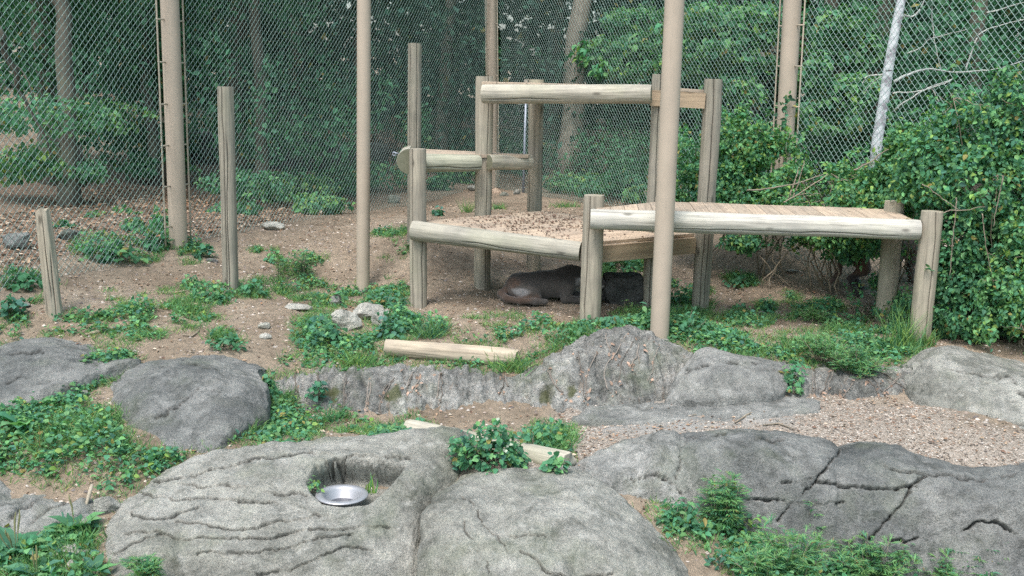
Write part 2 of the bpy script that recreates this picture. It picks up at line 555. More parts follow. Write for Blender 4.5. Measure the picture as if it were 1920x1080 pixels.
m, nt, b = newmat('ground_soil')
w = worldpos(nt)
big = noise_n(nt, w, 1.3, 5, 0.6, 0.5)
c = ramp(nt, big, [(0.3, (0.165, 0.134, 0.098)), (0.52, (0.225, 0.187, 0.140)), (0.74, (0.29, 0.247, 0.19))])
md = noise_n(nt, w, 14, 5, 0.75)
c = mixc(nt, 0.8, c, ramp(nt, md, [(0.3, (0.55, 0.54, 0.53)), (0.5, (1, 1, 1)), (0.68, (1.35, 1.33, 1.3))]), 'MULTIPLY')
grv = ramp(nt, noise_n(nt, w, 55, 4, 0.8), [(0.3, (0.13, 0.112, 0.09)), (0.5, (0.265, 0.235, 0.195)), (0.65, (0.40, 0.37, 0.325))])
c = mixc(nt, attr(nt, 'gravel'), c, grv)
con = ramp(nt, noise_n(nt, w, 5, 5, 0.65), [(0.3, (0.19, 0.19, 0.175)), (0.65, (0.33, 0.325, 0.30))])
c = mixc(nt, mth(nt, 'MULTIPLY', attr(nt, 'concrete'), ramp(nt, noise_n(nt, w, 2.6, 4, 0.6), [(0.38, (0, 0, 0)), (0.5, (1, 1, 1))])), c, con)
lit = ramp(nt, noise_n(nt, w, 18, 4, 0.8), [(0.3, (0.075, 0.055, 0.042)), (0.5, (0.17, 0.125, 0.092)), (0.68, (0.27, 0.205, 0.155))])
c = mixc(nt, mth(nt, 'MULTIPLY', attr(nt, 'litter'), 0.85), c, lit)
fine = noise_n(nt, w, 120, 3, 0.7)
c = mixc(nt, 0.6, c, ramp(nt, fine, [(0.33, (0.45, 0.44, 0.43)), (0.5, (1, 1, 1)), (0.66, (1.4, 1.38, 1.35))]), 'MULTIPLY')
nt.links.new(c, b.inputs['Base Color'])
b.inputs['Roughness'].default_value = 0.95
b.inputs['Specular IOR Level'].default_value = 0.15
bump(nt, b, mth(nt, 'ADD', md, mth(nt, 'MULTIPLY', fine, 0.5)), 0.8, 0.02)
M_GROUND = m
me = mesh_np('ground', GV, gridfaces(len(xs), len(ys)), M_GROUND, attrs=dict(gravel=a_gr, concrete=a_co, litter=a_li))
tag(link('ground', me), kind='structure')

# ------------------------------------------------------------------ rocks
def catmull(Q, n):
    """resample axis 0 of Q (k, ...) to n samples"""
    k = len(Q)
    t = np.linspace(0, k - 1, n)
    i = np.minimum(np.floor(t).astype(int), k - 2)
    f = (t - i).reshape(-1, *([1] * (Q.ndim - 1)))
    g = lambda j: Q[np.clip(j, 0, k - 1)]
    p0, p1, p2, p3 = g(i - 1), g(i), g(i + 1), g(i + 2)
    return 0.5 * (2 * p1 + (p2 - p0) * f + (2 * p0 - 5 * p1 + 4 * p2 - p3) * f ** 2 + (3 * p1 - p0 - 3 * p2 + p3) * f ** 3)

def resample_len(Q, n):
    """even spacing along axis 0 by mean arc length"""
    D = catmull(Q, 400)
    s = np.linalg.norm(np.diff(D, axis=0), axis=-1)
    s = s.reshape(len(s), -1).mean(1) if s.ndim > 1 else s
    s = np.concatenate([[0], np.cumsum(s)]); s /= s[-1]
    t = np.interp(np.linspace(0, 1, n), s, np.arange(400))
    i = np.minimum(t.astype(int), 398)
    f = (t - i).reshape(-1, *([1] * (Q.ndim - 1)))
    return D[i] * (1 - f) + D[i + 1] * f

def rock(name, mat, cols, label, cat='rock', cracks=(), step=0.014, big=0.035, mid=0.012, fine=0.004, pit=None, ribs=0.0, seed=1, moss=(), back=0.35, side=0.10, group=None, crdepth=0.035, crw=3.0, ledge=0.006):
    C = []
    for col in cols:
        q = P(*np.array(col, float).T)
        r = q[-1]
        C.append(np.vstack([[q[0] + [0, -.03, -.35]], q, [r + [0, back * .45, -.03], r + [0, back, -.16], r + [0, back + .12, -.75]]]))
    C = np.array(C)
    def skirt(edge, inner):
        o = edge - inner
        o[:, 2] = 0
        o = o / (np.linalg.norm(o, axis=1)[:, None] + 1e-6)
        a = edge + o * side * .7 + [0, .05, -.10]
        bb = edge + o * side + [0, .08, -.65]
        return a, bb
    a0, b0 = skirt(C[0], C[1]); a1, b1 = skirt(C[-1], C[-2])
    C = np.concatenate([[b0, a0], C, [a1, b1]])
    lu = np.linalg.norm(np.diff(C[:, C.shape[1] // 2], axis=0), axis=1).sum()
    lv = np.linalg.norm(np.diff(C[C.shape[0] // 2], axis=0), axis=1).sum()
    nu, nv = int(lu / step), int(lv / step)
    G = resample_len(C, nu)
    G = resample_len(np.swapaxes(G, 0, 1), nv).swapaxes(0, 1)
    du, dv = np.gradient(G, axis=0), np.gradient(G, axis=1)
    nr = np.cross(du, dv); nr /= np.linalg.norm(nr, axis=-1)[..., None] + 1e-9
    if nr[nu // 2, nv // 3, 1] > 0 and nr[nu // 2, nv // 3, 2] < 0: nr = -nr
    px, py = proj(G)
    sh = px.shape
    wob = fbm(G * 7, 3, seed + 40)
    d = big * fbm(G * 1.9, 4, seed) + mid * fbm(G * 7.5, 3, seed + 11) + fine * fbm(G * 30, 2, seed + 22)
    if ribs:
        s = G[..., 0:1] * np.array([9.0, 0, 0]) + G[..., 2:3] * np.array([2.2, 0, 1.6]) + G[..., 1:2] * np.array([0, 1.0, 0])
        rv = fbm(s, 4, seed + 70)
        d = d + ribs * (rv * .6 - 1.1 * np.exp(-(rv / 0.16) ** 2) + 0.25 * fbm(G * 22, 3, seed + 77))
    # flake terraces: gentle bedding steps
    ck = np.zeros(sh)
    jx = px + 3.0 * fbm(G * 24, 3, seed + 90)
    jy = py + 3.0 * fbm(G * 24, 3, seed + 95)
    for cr in cracks:
        dd = dseg(jx, jy, cr)
        wv = crw * (0.50 + 0.5 * np.clip(wob, -.8, 1))
        ys_ = np.interp(jx, *zip(*sorted(cr))) if abs(cr[-1][0] - cr[0][0]) > abs(cr[-1][1] - cr[0][1]) else None
        d = d - crdepth * np.exp(-(dd / wv) ** 2) * sstep(wob, -.9, -.2)
        if ys_ is not None:
            d = d + ledge * np.where(jy < ys_, 1, -1) * np.exp(-dd / 9)
        ck = np.maximum(ck, 0.9 * np.exp(-(dd / (wv * .8)) ** 2) * sstep(wob, -.9, -.2))
    V = G + nr * d[..., None]
    if pit:
        poly, zf = pit
        qx, qy = proj(V)
        p3_ = [(a_, b_ * 3) for a_, b_ in poly]
        dd = dseg(qx, qy * 3, p3_, True) * np.where(inpoly(qx, qy, poly), 1, -1) + .5 * wob
        t = sstep(dd, -2, 16)
        z1_ = zf + .02 * fbm(G * 9, 3, 77)
        wall = 4 * t * (1 - t)
        V[..., 2] = np.where(V[..., 2] > z1_, V[..., 2] * (1 - t) + z1_ * t, V[..., 2])
        V[..., 1] += .10 * sstep(t, .15, .9) * sstep(922 - qy, 0, 34)  # back wall undercut, shaped to keep sky light out of the hollow
        V = V + nr * (wall * .006 * fbm(V * 15, 3, 78))[..., None]
    ms = np.zeros(sh)
    for (mx, my, mr) in moss:
        ms = np.maximum(ms, sstep(1 - np.hypot(px - mx, (py - my) * 1.1) / mr + 0.5 * fbm(G * 18, 3, seed + 5), 0.0, 0.6))
    return whole(name, V.reshape(-1, 3), gridfaces(nu, nv)[:, ::-1] if nr is None else gridfaces(nu, nv), mat, label, cat, group,
                 attrs=dict(crack=ck.ravel(), moss=ms.ravel() * .8))

B_ = 1130
BOWL_PIT = ([(583,924),(574,905),(590,868),(640,860),(720,862),(762,872),(748,892),(718,925),(690,946),(645,951),(605,945)], -0.49)
rock('boulder', M_ROCK_L, [
 [(200,B_,5.85),(205,1070,6.0),(208,1020,6.2),(214,985,6.4),(220,965,6.55),(228,952,6.7)],
 [(290,B_,5.85),(290,1060,6.0),(290,1000,6.2),(292,950,6.45),(297,915,6.7),(303,888,6.95)],
 [(400,B_,5.85),(400,1060,6.0),(398,995,6.22),(396,935,6.5),(394,885,6.8),(392,852,7.05)],
 [(520,B_,5.85),(520,1060,6.0),(518,990,6.22),(515,925,6.5),(512,875,6.8),(508,838,7.1)],
 [(640,B_,5.85),(640,1060,6.0),(638,990,6.22),(636,925,6.5),(634,870,6.83),(632,825,7.15)],
 [(730,B_,5.9),(728,1060,6.05),(726,990,6.25),(724,928,6.52),(722,868,6.85),(722,824,7.15)],
 [(795,B_,6.0),(790,1060,6.12),(786,990,6.3),(784,925,6.55),(788,865,6.85),(800,813,7.15)],
 [(806,B_,6.2),(812,1060,6.32),(820,985,6.52),(838,915,6.78),(860,858,7.0),(868,818,7.2)]],
 'large pale flat boulder with long cracks, holding the metal bowl in a hollow', step=0.0068, pit=BOWL_PIT, seed=3, crw=2.1, crdepth=0.024, ledge=0.008,
 cracks=[[(290,903),(380,888),(450,868),(520,858),(575,848),(625,853)], [(345,903),(385,912),(420,908),(460,916)], [(262,924),(330,932),(400,926),(470,938),(515,938)],
         [(245,960),(275,972),(310,968),(370,950)], [(330,975),(400,988),(470,990),(530,972),(600,960)], [(235,1000),(300,1000),(350,1015),(430,1010),(500,1006),(560,990),(650,985),(730,982)],
         [(370,1038),(450,1035),(520,1028),(560,1015),(620,1002),(660,995)], [(215,1035),(270,1010),(305,1002)], [(545,1068),(600,1045),(640,1025),(690,1028)], [(510,922),(575,925)],
         [(600,866),(660,853),(720,860),(770,862)], [(480,1072),(520,1070)]])
rock('boulder', M_ROCK_L, [
 [(806,1140,5.75),(808,1080,5.9),(812,1010,6.1),(818,960,6.3),(830,937,6.45)],
 [(880,1140,5.6),(880,1070,5.75),(880,1000,6.0),(880,940,6.3),(885,899,6.6)],
 [(1000,1140,5.55),(1000,1070,5.7),(1000,1000,5.95),(1000,935,6.3),(1000,888,6.7)],
 [(1110,1140,5.55),(1110,1070,5.7),(1108,1000,5.95),(1102,942,6.3),(1090,893,6.65)],
 [(1216,1140,5.6),(1212,1080,5.75),(1203,1030,5.95),(1188,988,6.2),(1163,938,6.5)],
 [(1305,1140,5.75),(1290,1085,5.9),(1270,1045,6.1),(1240,1008,6.3),(1208,974,6.45)]],
 'large pale rounded boulder at the front, right of the one with the bowl', step=0.0075, seed=8, big=0.03, crw=1.9, crdepth=0.02,
 cracks=[[(862,930),(890,945),(902,975),(925,998),(948,1020),(952,1035)], [(872,975),(868,995),(885,1010)], [(955,1000),(1000,1000),(1025,998)], [(890,1030),(915,1055),(915,1080)],
         [(975,1030),(1010,1050),(1025,1072),(1060,1080)], [(1100,1075),(1150,1072)]])
rock('boulder', M_ROCK_M, [
 [(1090,965,6.7),(1088,922,6.75),(1087,892,6.82),(1086,874,6.95)],
 [(1170,1000,6.65),(1168,940,6.75),(1165,880,6.9),(1160,845,7.15)],
 [(1240,1010,6.65),(1240,940,6.75),(1240,870,6.92),(1240,826,7.2)],
 [(1305,1000,6.65),(1298,950,6.75),(1284,890,6.9),(1274,826,7.2)]],
 'rough small boulder wedged between the pale front boulder and the dark cracked one', step=0.0125, seed=13, big=0.03, mid=0.022, fine=0.008,
 cracks=[[(1275,845),(1268,900),(1285,950)], [(1180,900),(1230,890),(1260,905)], [(1150,940),(1200,930)]])
rock('boulder', M_ROCK_D, [
 [(1275,1010,6.75),(1278,950,6.82),(1280,890,6.92),(1282,847,7.05),(1285,824,7.3)],
 [(1400,1050,6.6),(1400,960,6.72),(1400,890,6.85),(1400,838,7.0),(1400,814,7.3)],
 [(1540,1060,6.55),(1540,980,6.67),(1540,910,6.8),(1540,858,6.95),(1540,833,7.25)],
 [(1580,1070,6.57),(1580,990,6.69),(1580,915,6.82),(1580,870,6.97),(1580,850,7.2)],
 [(1660,1080,6.5),(1660,1000,6.6),(1660,920,6.75),(1660,862,6.92),(1660,837,7.2)],
 [(1790,1100,6.45),(1790,1020,6.55),(1790,950,6.65),(1790,895,6.8),(1790,869,7.05)],
 [(1880,1120,6.4),(1880,1040,6.5),(1880,960,6.6),(1880,905,6.75),(1880,884,7.0)],
 [(2020,1120,6.4),(2020,1040,6.5),(2020,960,6.6),(2020,900,6.75),(2020,869,7.0)],
 [(2200,1140,6.4),(2200,1060,6.5),(2200,985,6.6),(2200,925,6.75),(2200,890,7.0)],
 [(2400,1150,6.5),(2400,1080,6.6),(2400,1010,6.7),(2400,950,6.85),(2400,910,7.1)]],
 'long dark grey boulder split by diagonal cracks, edging the gravel at the right', step=0.009, seed=21, crw=3.0, crdepth=0.05,
 cracks=[[(1572,848),(1545,885),(1510,920),(1480,950),(1458,978)], [(1738,892),(1715,905),(1690,945),(1660,980),(1628,1012)], [(1400,937),(1440,938),(1470,940)],
         [(1530,902),(1570,912),(1620,916),(1680,918),(1715,910)], [(1465,905),(1490,905),(1520,895)], [(1415,833),(1440,828),(1468,828)], [(1660,868),(1690,880),(1730,886),(1770,890),(1830,895),(1900,890)],
         [(1670,1012),(1700,1015),(1720,1008)], [(1810,995),(1840,978),(1875,980),(1900,1000)], [(1480,945),(1580,942)], [(1300,822),(1360,818)]])
rock('rock_wall', M_ROCK_W, [
 [(498,790,8.35),(500,765,8.45),(502,735,8.6),(505,714,8.75),(508,702,9.0)],
 [(580,800,8.35),(580,765,8.45),(580,730,8.6),(580,704,8.75),(580,690,9.05)],
 [(700,800,8.35),(700,765,8.45),(700,728,8.6),(700,701,8.75),(700,685,9.05)],
 [(830,815,8.3),(830,775,8.45),(830,735,8.6),(830,708,8.75),(830,692,9.05)],
 [(950,830,8.3),(950,785,8.45),(950,745,8.6),(950,718,8.75),(950,704,9.0)],
 [(1010,815,8.3),(1010,770,8.45),(1010,730,8.6),(1010,703,8.75),(1010,689,9.05)],
 [(1070,790,8.4),(1070,745,8.55),(1070,700,8.7),(1070,669,8.85),(1070,656,9.1)],
 [(1110,785,8.4),(1110,735,8.55),(1110,685,8.75),(1110,649,8.95),(1110,633,9.2)],
 [(1150,785,8.4),(1150,735,8.55),(1150,680,8.75),(1150,636,8.95),(1150,617,9.25)],
 [(1215,785,8.4),(1215,735,8.55),(1215,680,8.75),(1215,644,8.95),(1215,625,9.25)],
 [(1280,770,8.45),(1280,735,8.55),(1280,700,8.7),(1275,671,8.85),(1270,647,9.2)],
 [(1330,765,8.5),(1325,740,8.6),(1320,710,8.7),(1315,686,8.85),(1310,669,9.1)]],
 'low rough grey rock wall with ribbed face and a hump, below the wooden platforms', 'rock wall', step=0.0135, seed=33, big=0.03, mid=0.022, fine=0.012, ribs=0.026,
 moss=[(740,740,24),(615,738,26),(1025,745,20),(1075,740,14)], side=0.05)
rock('boulder', M_ROCK_M, [
 [(1262,755,8.35),(1266,737,8.42),(1275,713,8.5),(1288,692,8.6),(1300,674,8.8)],
 [(1310,760,8.25),(1312,737,8.3),(1315,706,8.4),(1320,674,8.6),(1325,657,8.9)],
 [(1390,756,8.25),(1392,732,8.3),(1394,706,8.4),(1396,682,8.6),(1398,669,8.85)],
 [(1458,746,8.35),(1462,727,8.4),(1466,706,8.5),(1470,694,8.6),(1474,685,8.8)]],
 'smooth grey boulder set in the low rock wall, between its two ribbed stretches', step=0.013, seed=41, big=0.022, mid=0.006, fine=0.003, back=0.2, crw=2.2, crdepth=0.02,
 cracks=[[(1285,697),(1310,690),(1350,680),(1390,678),(1420,681)]])
rock('rock_wall', M_ROCK_W, [
 [(1466,770,8.35),(1466,738,8.45),(1466,712,8.55),(1466,694,8.7),(1466,684,8.95)],
 [(1550,772,8.35),(1550,738,8.45),(1550,714,8.55),(1550,696,8.7),(1550,687,8.95)],
 [(1640,772,8.35),(1640,738,8.45),(1640,714,8.55),(1640,696,8.7),(1640,685,8.95)],
 [(1722,772,8.35),(1722,738,8.45),(1722,712,8.55),(1722,695,8.7),(1722,683,8.95)]],
 'short ribbed stretch of low rock wall beside the big white boulder at the right', 'rock wall', step=0.013, seed=52, big=0.02, mid=0.02, fine=0.011, ribs=0.028, side=0.04)
rock('boulder', M_ROCK_L, [
 [(1712,750,8.3),(1708,727,8.4),(1707,706,8.5),(1710,692,8.6),(1718,679,8.75)],
 [(1765,785,8.0),(1760,742,8.15),(1755,702,8.35),(1752,667,8.6),(1758,650,8.9)],
 [(1840,815,7.75),(1840,767,7.9),(1840,722,8.15),(1838,677,8.5),(1836,658,8.9)],
 [(1920,835,7.6),(1920,787,7.75),(1920,742,8.0),(1920,702,8.4),(1920,681,8.9)],
 [(2040,850,7.5),(2040,805,7.65),(2040,765,7.9),(2040,730,8.3),(2040,712,8.8)],
 [(2180,850,7.6),(2180,810,7.75),(2180,780,8.0),(2180,750,8.4),(2180,735,8.8)]],
 'big whitish boulder at the right edge, below the leafy bushes', step=0.014, seed=61, big=0.035, crw=2.6, crdepth=0.025,
 cracks=[[(1785,695),(1820,700),(1860,702),(1895,708),(1905,722)], [(1790,707),(1815,706),(1850,715)], [(1905,735),(1930,745)], [(1880,790),(1925,800)]])
rock('boulder', M_ROCK_D, [
 [(205,795,7.75),(207,772,7.9),(212,752,8.05),(220,732,8.2),(232,713,8.4)],
 [(270,835,7.4),(268,787,7.6),(266,747,7.85),(270,706,8.2),(285,685,8.6)],
 [(345,855,7.3),(345,802,7.5),(345,757,7.8),(345,701,8.2),(350,671,8.75)],
 [(430,835,7.4),(430,787,7.6),(430,747,7.85),(428,701,8.2),(420,670,8.75)],
 [(490,800,7.8),(490,767,7.9),(490,742,8.05),(488,713,8.25),(478,689,8.6)]],
 'dark grey rounded boulder among ground ivy at the left, behind the flat cracked one', step=0.0135, seed=73, big=0.04, crw=2.4, crdepth=0.022,
 cracks=[[(335,680),(365,688),(400,700)], [(480+0-185,785),(330,770),(345,757),(370,735)], [(305,690),(318,708)]])
rock('boulder', M_ROCK_D, [
 [(-120,775,7.8),(-120,742,8.0),(-120,712,8.25),(-115,687,8.5),(-110,670,8.8)],
 [(0,765,7.8),(0,737,8.0),(0,707,8.25),(0,672,8.55),(0,652,8.95)],
 [(100,740,7.95),(100,717,8.1),(100,692,8.3),(102,662,8.6),(105,639,9.05)],
 [(190,700,8.3),(190,687,8.4),(192,674,8.55),(195,660,8.75),(198,645,9.1)],
 [(255,676,8.5),(253,670,8.6),(250,666,8.7),(248,662,8.85),(246,658,9.0)]],
 'low flat grey boulder at the left edge, below the leaning post', step=0.014, seed=82, big=0.03, mid=0.008, crw=2.2, crdepth=0.02,
 cracks=[[(20,670),(50,664),(80,660)], [(10,722),(40,708)]])
rock('boulder', M_ROCK_M, [
 [(-60,1005,6.4),(-60,972,6.5),(-60,937,6.65),(-60,907,6.9)],
 [(50,1010,6.4),(50,977,6.5),(50,942,6.65),(52,914,6.9)],
 [(130,1015,6.4),(130,977,6.5),(128,942,6.65),(122,914,6.9)],
 [(180,990,6.5),(182,967,6.6),(182,947,6.7),(178,931,6.85)]],
 'rough low boulder at the bottom left corner, above the broad leaved weeds', step=0.0125, seed=91, big=0.05, mid=0.026, fine=0.006, crw=3,
 cracks=[[(20,975),(45,945),(90,920)], [(60,985),(90,955),(130,930)]])

rock('rock_shelf', M_ROCK_M, [
 [(1085,792,8.06),(1090,780,8.18),(1098,768,8.30),(1108,756,8.46)],
 [(1200,797,7.95),(1200,784,8.08),(1200,770,8.20),(1200,752,8.46)],
 [(1330,794,7.92),(1330,780,8.04),(1330,768,8.12),(1330,752,8.38)],
 [(1440,786,7.96),(1440,776,8.06),(1440,765,8.16),(1450,748,8.38)],
 [(1530,780,8.02),(1530,773,8.08),(1530,765,8.12),(1530,752,8.32)]],
 'flat grey rock shelf lying in the gravel below the hump of the rock wall', 'rock shelf', step=0.016, seed=66, big=0.035, mid=0.012, fine=0.004, back=0.12, side=0.05)

def stone(name, mat, px, py, wpx, hpx, label, depth=None, seed=0, cat='stone', rough=0.25, flat=1.0, rz=0.0, sink=0.18, sub=4, group=None, extra=None):
    """a loose stone: chipped, noisy lump; px,py = foot in the photo, wpx,hpx = size there"""
    p = hit(px, py)[0]
    k = p[1] / FPX / math.cos(PITCH)
    W, Hh = wpx * k, hpx * k
    D = depth * W if depth else W * 0.75
    nu, nv = (36, 20) if wpx > 30 else (16, 9)
    u = np.linspace(0, 2 * np.pi, nu, endpoint=False)[:, None]
    v = np.linspace(-np.pi / 2, np.pi / 2, nv)[None]
    d = np.stack([np.cos(v) * np.cos(u), np.cos(v) * np.sin(u), np.sin(v) * np.ones_like(u)], -1)
    r = np.random.default_rng(seed + 100)
    pl = r.normal(size=(14, 3)); pl /= np.linalg.norm(pl, axis=1)[:, None]
    off = r.uniform(0.62, 0.98, 14)
    dist = np.min(np.where((d @ pl.T) > 0.05, off / np.maximum(d @ pl.T, 0.05), 9), -1)
    dist = np.minimum(dist, 1.12)
    dist = dist * (1 + rough * 0.25 * fbm(d * 3.1 + seed, 3, seed))
    q = d * dist[..., None]
    q = q.reshape(-1, 3)
    q -= (q.max(0) + q.min(0)) / 2
    q = q / (q.max(0) - q.min(0)) * [W, D, Hh * (1 + sink)]
    c, s = math.cos(rz), math.sin(rz)
    q = np.stack([q[:, 0] * c - q[:, 1] * s, q[:, 0] * s + q[:, 1] * c, q[:, 2]], -1)
    q = q + p + [0, D * .25, Hh * (1 + sink) * .5 - Hh * sink]
    return whole(name, q, gridfaces(nu, nv, True), mat, label, cat, group, smooth=False)
# ------------------------------------------------------------------ timber: round posts, half logs, boards
def frame(a, b, up=(0, 0, 1)):
    """matrix with local X along a->b, origin at a"""
    a, b = np.asarray(a, float), np.asarray(b, float)
    x = (b - a) / np.linalg.norm(b - a)
    y = np.cross(up, x); y /= np.linalg.norm(y)
    z = np.cross(x, y)
    return np.stack([x, y, z], 1), a, np.linalg.norm(b - a)

def to_mtx(R, o, parent=None):
    if parent is not None: o = np.asarray(o) - np.array(parent.location)
    m = Matrix.Identity(4)
    for i in range(3):
        for j in range(3): m[i][j] = R[i, j]
        m[i][3] = o[i]
    return m

def log_mesh(name, mat, L, r0, r1, half=False, seed=0, checks=((1.2, .0, 1.0),), nseg=40, step=0.03, vertical=False, back=0.15, wob=0.004, chew=0.0, chk=0.012):
    """round timber along local X (or Z when vertical) with drying checks cut in; half = flattened on +Y"""
    nl = max(10, int(L / step))
    x = np.linspace(0, L, nl)[None]
    th = (np.arange(nseg) / nseg * 2 * np.pi)[:, None]
    r = (r0 + (r1 - r0) * x / L)
    cy, cz = np.cos(th), np.sin(th)
    p = np.stack([x + th * 0, cy * np.ones_like(x), cz * np.ones_like(x)], -1)
    r = r + wob * fbm(p * [1.6, 1.5, 1.5] + seed * 3.7, 3, seed)
    ck = np.zeros((nseg, nl))
    for (a, s0, s1) in checks:
        aa = a + 0.16 * fbm(np.stack([x[0] * 1.8, x[0] * 0 + a * 5, x[0] * 0 + seed], -1), 3, seed + 3) + 0.06 * (x[0] / L)
        dd = np.abs((th - aa[None] + np.pi) % (2 * np.pi) - np.pi) * r
        fade = sstep(x, s0 * L, s0 * L + .12) * (1 - sstep(x, s1 * L - .12, s1 * L)) if (s0 > 0 or s1 < 1) else np.ones_like(x)
        g = np.exp(-(dd / 0.0046) ** 2) * fade
        r = r - chk * g
        ck = np.maximum(ck, g)
    yy, zz = cy * r, cz * r
    if half:
        yy = np.minimum(yy, back * r)
    ends = 0.012 * chew * fbm(np.stack([yy * 20, zz * 20, yy * 0 + seed], -1), 2, seed + 8)
    X = x + np.zeros_like(yy)
    X[:, -1] += ends[:, -1]; X[:, 0] += ends[:, 0]
    if chew: X[:, -1] += chew * 0.05 * fbm(np.stack([yy[:, -1] * 14, zz[:, -1] * 14, yy[:, -1] * 0], -1), 2, seed)
    # softened end: shrink the last ring a little
    yy[:, 0] *= .97; zz[:, 0] *= .97; yy[:, -1] *= .97; zz[:, -1] *= .97
    V = np.stack([X, yy, zz], -1).reshape(-1, 3)
    F = [gridfaces(nseg, nl, True)]
    em = np.zeros(len(V))
    m0 = len(V)
    caps = []
    for e, sgn in ((0, 1), (nl - 1, -1)):
        ring = np.arange(nseg) * nl + e
        ringv = V[ring]
        c = ringv.mean(0)
        k = len(V)
        inner = ringv
        V = np.vstack([V, inner, [c]])
        i = np.arange(nseg); j = (i + 1) % nseg
        t = np.stack([k + i, k + j, np.full(nseg, k + nseg)], -1)
        if sgn < 0: t = t[:, ::-1]
        caps.append(t)
        em = np.concatenate([em, np.full(nseg + 1, 1.0)])
    F = [np.concatenate(caps), np.concatenate([f for f in F])]
    ck = np.concatenate([ck.ravel() * .9, np.zeros(len(V) - m0)])
    if vertical: V = V[:, [1, 2, 0]]
    return mesh_np(name, V, F, mat, attrs=dict(crack=ck, endmoss=em * (0.75 if half else 0.12)))

def post(base, top, dia0, dia1, parent=None, mat=None, seed=0, checks=None, label=None, cat=None, chew=0.0, name='post', step=0.05, sunk=0.25, wob=0.004):
    base, top = np.asarray(base, float), np.asarray(top, float)
    z = (top - base); L = np.linalg.norm(z); z /= L
    base = base - z * sunk; L += sunk
    y = np.cross(z, [1, 0, 0]); y /= np.linalg.norm(y); x = np.cross(y, z)
    R = np.stack([x, y, z], 1)
    r = np.random.default_rng(seed)
    if checks is None: checks = [(-1.57 + r.uniform(-.5, .5), 0, 1)]
    me = log_mesh(name, mat or M_POST, L, dia0 / 2, dia1 / 2, False, seed, checks, 128, step, True, wob=wob, chew=chew)
    o = link(name, me, parent, mtx=to_mtx(R, base, parent))
    if label: tag(o, label, cat)
    return o

def ppost(bx, by, Y, tx, ty, w0, w1, parent, seed, Yt=None, checks=None, **kw):
    """post from its foot and top pixels and its widths in px"""
    Yt = Yt or Y
    return post(P(bx, by, Y), P(tx, ty, Yt), w0 * Y / FPX, w1 * Yt / FPX, parent, seed=seed, checks=checks, **kw)

def half_log(a, b, d0, d1, parent, seed, mat=None, checks=((-1.75, 0, 1),), up=(0, 0, 1), back=0.15, name='half_log', flip=False):
    R, o, L = frame(a, b, up)
    if flip: R = R * np.array([1, -1, -1])
    me = log_mesh(name, mat or M_HALF, L, d0 / 2, d1 / 2, True, seed, checks, 128, 0.03, False, back)
    return link(name, me, parent, mtx=to_mtx(R, o, parent))

def board(name, mat, a0, a1, b0, b1, th, parent, seed=0, bev=0.004):
    """board whose top is the quad a0-a1 (one long edge), b0-b1 (the other)"""
    a0, a1, b0, b1 = [np.asarray(v, float) for v in (a0, a1, b0, b1)]
    R, o, L = frame((a0 + b0) / 2, (a1 + b1) / 2)
    top = np.array([a0, a1, b1, b0])
    n = np.cross(a1 - a0, b0 - a0); n /= np.linalg.norm(n)
    if n[2] < 0: n = -n
    c = top.mean(0)
    ins = top + (c - top) / np.linalg.norm(c - top, axis=1)[:, None] * bev * 1.4
    V = np.vstack([ins, top - n * bev, top - n * th])
    V = (V - o) @ R
    F = [[0, 1, 2, 3]] + [[4 + i, 4 + (i + 1) % 4, (i + 1) % 4, i] for i in range(4)] + [[8 + i, 8 + (i + 1) % 4, 4 + (i + 1) % 4, 4 + i] for i in range(4)] + [[11, 10, 9, 8]]
    me = mesh_np(name, V, np.array(F), mat, smooth=False)
    return link(name, me, parent, mtx=to_mtx(R, o, parent))

def deck(c00, c10, c11, c01, n, th, parent, seed, gap=0.006, name='plank', mat=None):
    """n boards running c00->c01, side by side along c00->c10"""
    r = np.random.default_rng(seed)
    c00, c10, c11, c01 = [np.asarray(v, float) for v in (c00, c10, c11, c01)]
    W = np.linalg.norm(c10 - c00)
    g = gap / W / 2
    for i in range(n):
        t0, t1 = i / n + g, (i + 1) / n - g
        dz = np.array([0, 0, r.uniform(-.003, .003)])
        ex = r.uniform(-.008, .008, 2)
        f = lambda t: c00 + (c10 - c00) * t
        h = lambda t: c01 + (c11 - c01) * t
        d = (h(.5) - f(.5)); d /= np.linalg.norm(d)
        board(name, mat or M_PLANK, f(t0) + dz + d * ex[0], h(t0) + dz + d * ex[1], f(t1) + dz + d * ex[0], h(t1) + dz + d * ex[1], th, parent)

def joist(a, b, h, t, parent, name='joist', mat=None):
    """upright board hanging below the line a-b"""
    a, b = np.asarray(a, float), np.asarray(b, float)
    R, o, L = frame(a, b)
    V, F = box((L / 2, 0, -h / 2), L, t, h)
    me = mesh_np(name, V, F, mat or M_JOIST, smooth=False)
    return link(name, me, parent, mtx=to_mtx(R, o, parent))

# ---- the tall climbing platform
tower = empty('climbing_platform', P(1000, 560, 11.2), 'weathered wooden climbing platform with three decks at different heights on tall round posts', 'climbing platform')
ppost(785, 578, 10.75, 783, 279, 33, 32, tower, 1, checks=[(-2.3, 0, 1), (-1.0, 0.1, .6)])
ppost(904, 543, 11.5, 909, 143, 30, 33, tower, 2, checks=[(-1.15, 0, 1)])
ppost(1000, 505, 12.3, 1006, 149, 27, 29, tower, 3, checks=[(-2.6, 0, .6)])
ppost(1218, 590, 10.95, 1239, 139, 30, 30, tower, 4, checks=[(-1.8, 0, 1)])
ppost(1312, 586, 10.95, 1338, 148, 33, 34, tower, 5, checks=[(-1.75, 0, 1), (-1.2, .1, .5)])
ppost(776, 458, 12.6, 778, 81, 25, 25, tower, 6, checks=[(-1.2, 0, 1), (-2.2, 0.2, 1)])
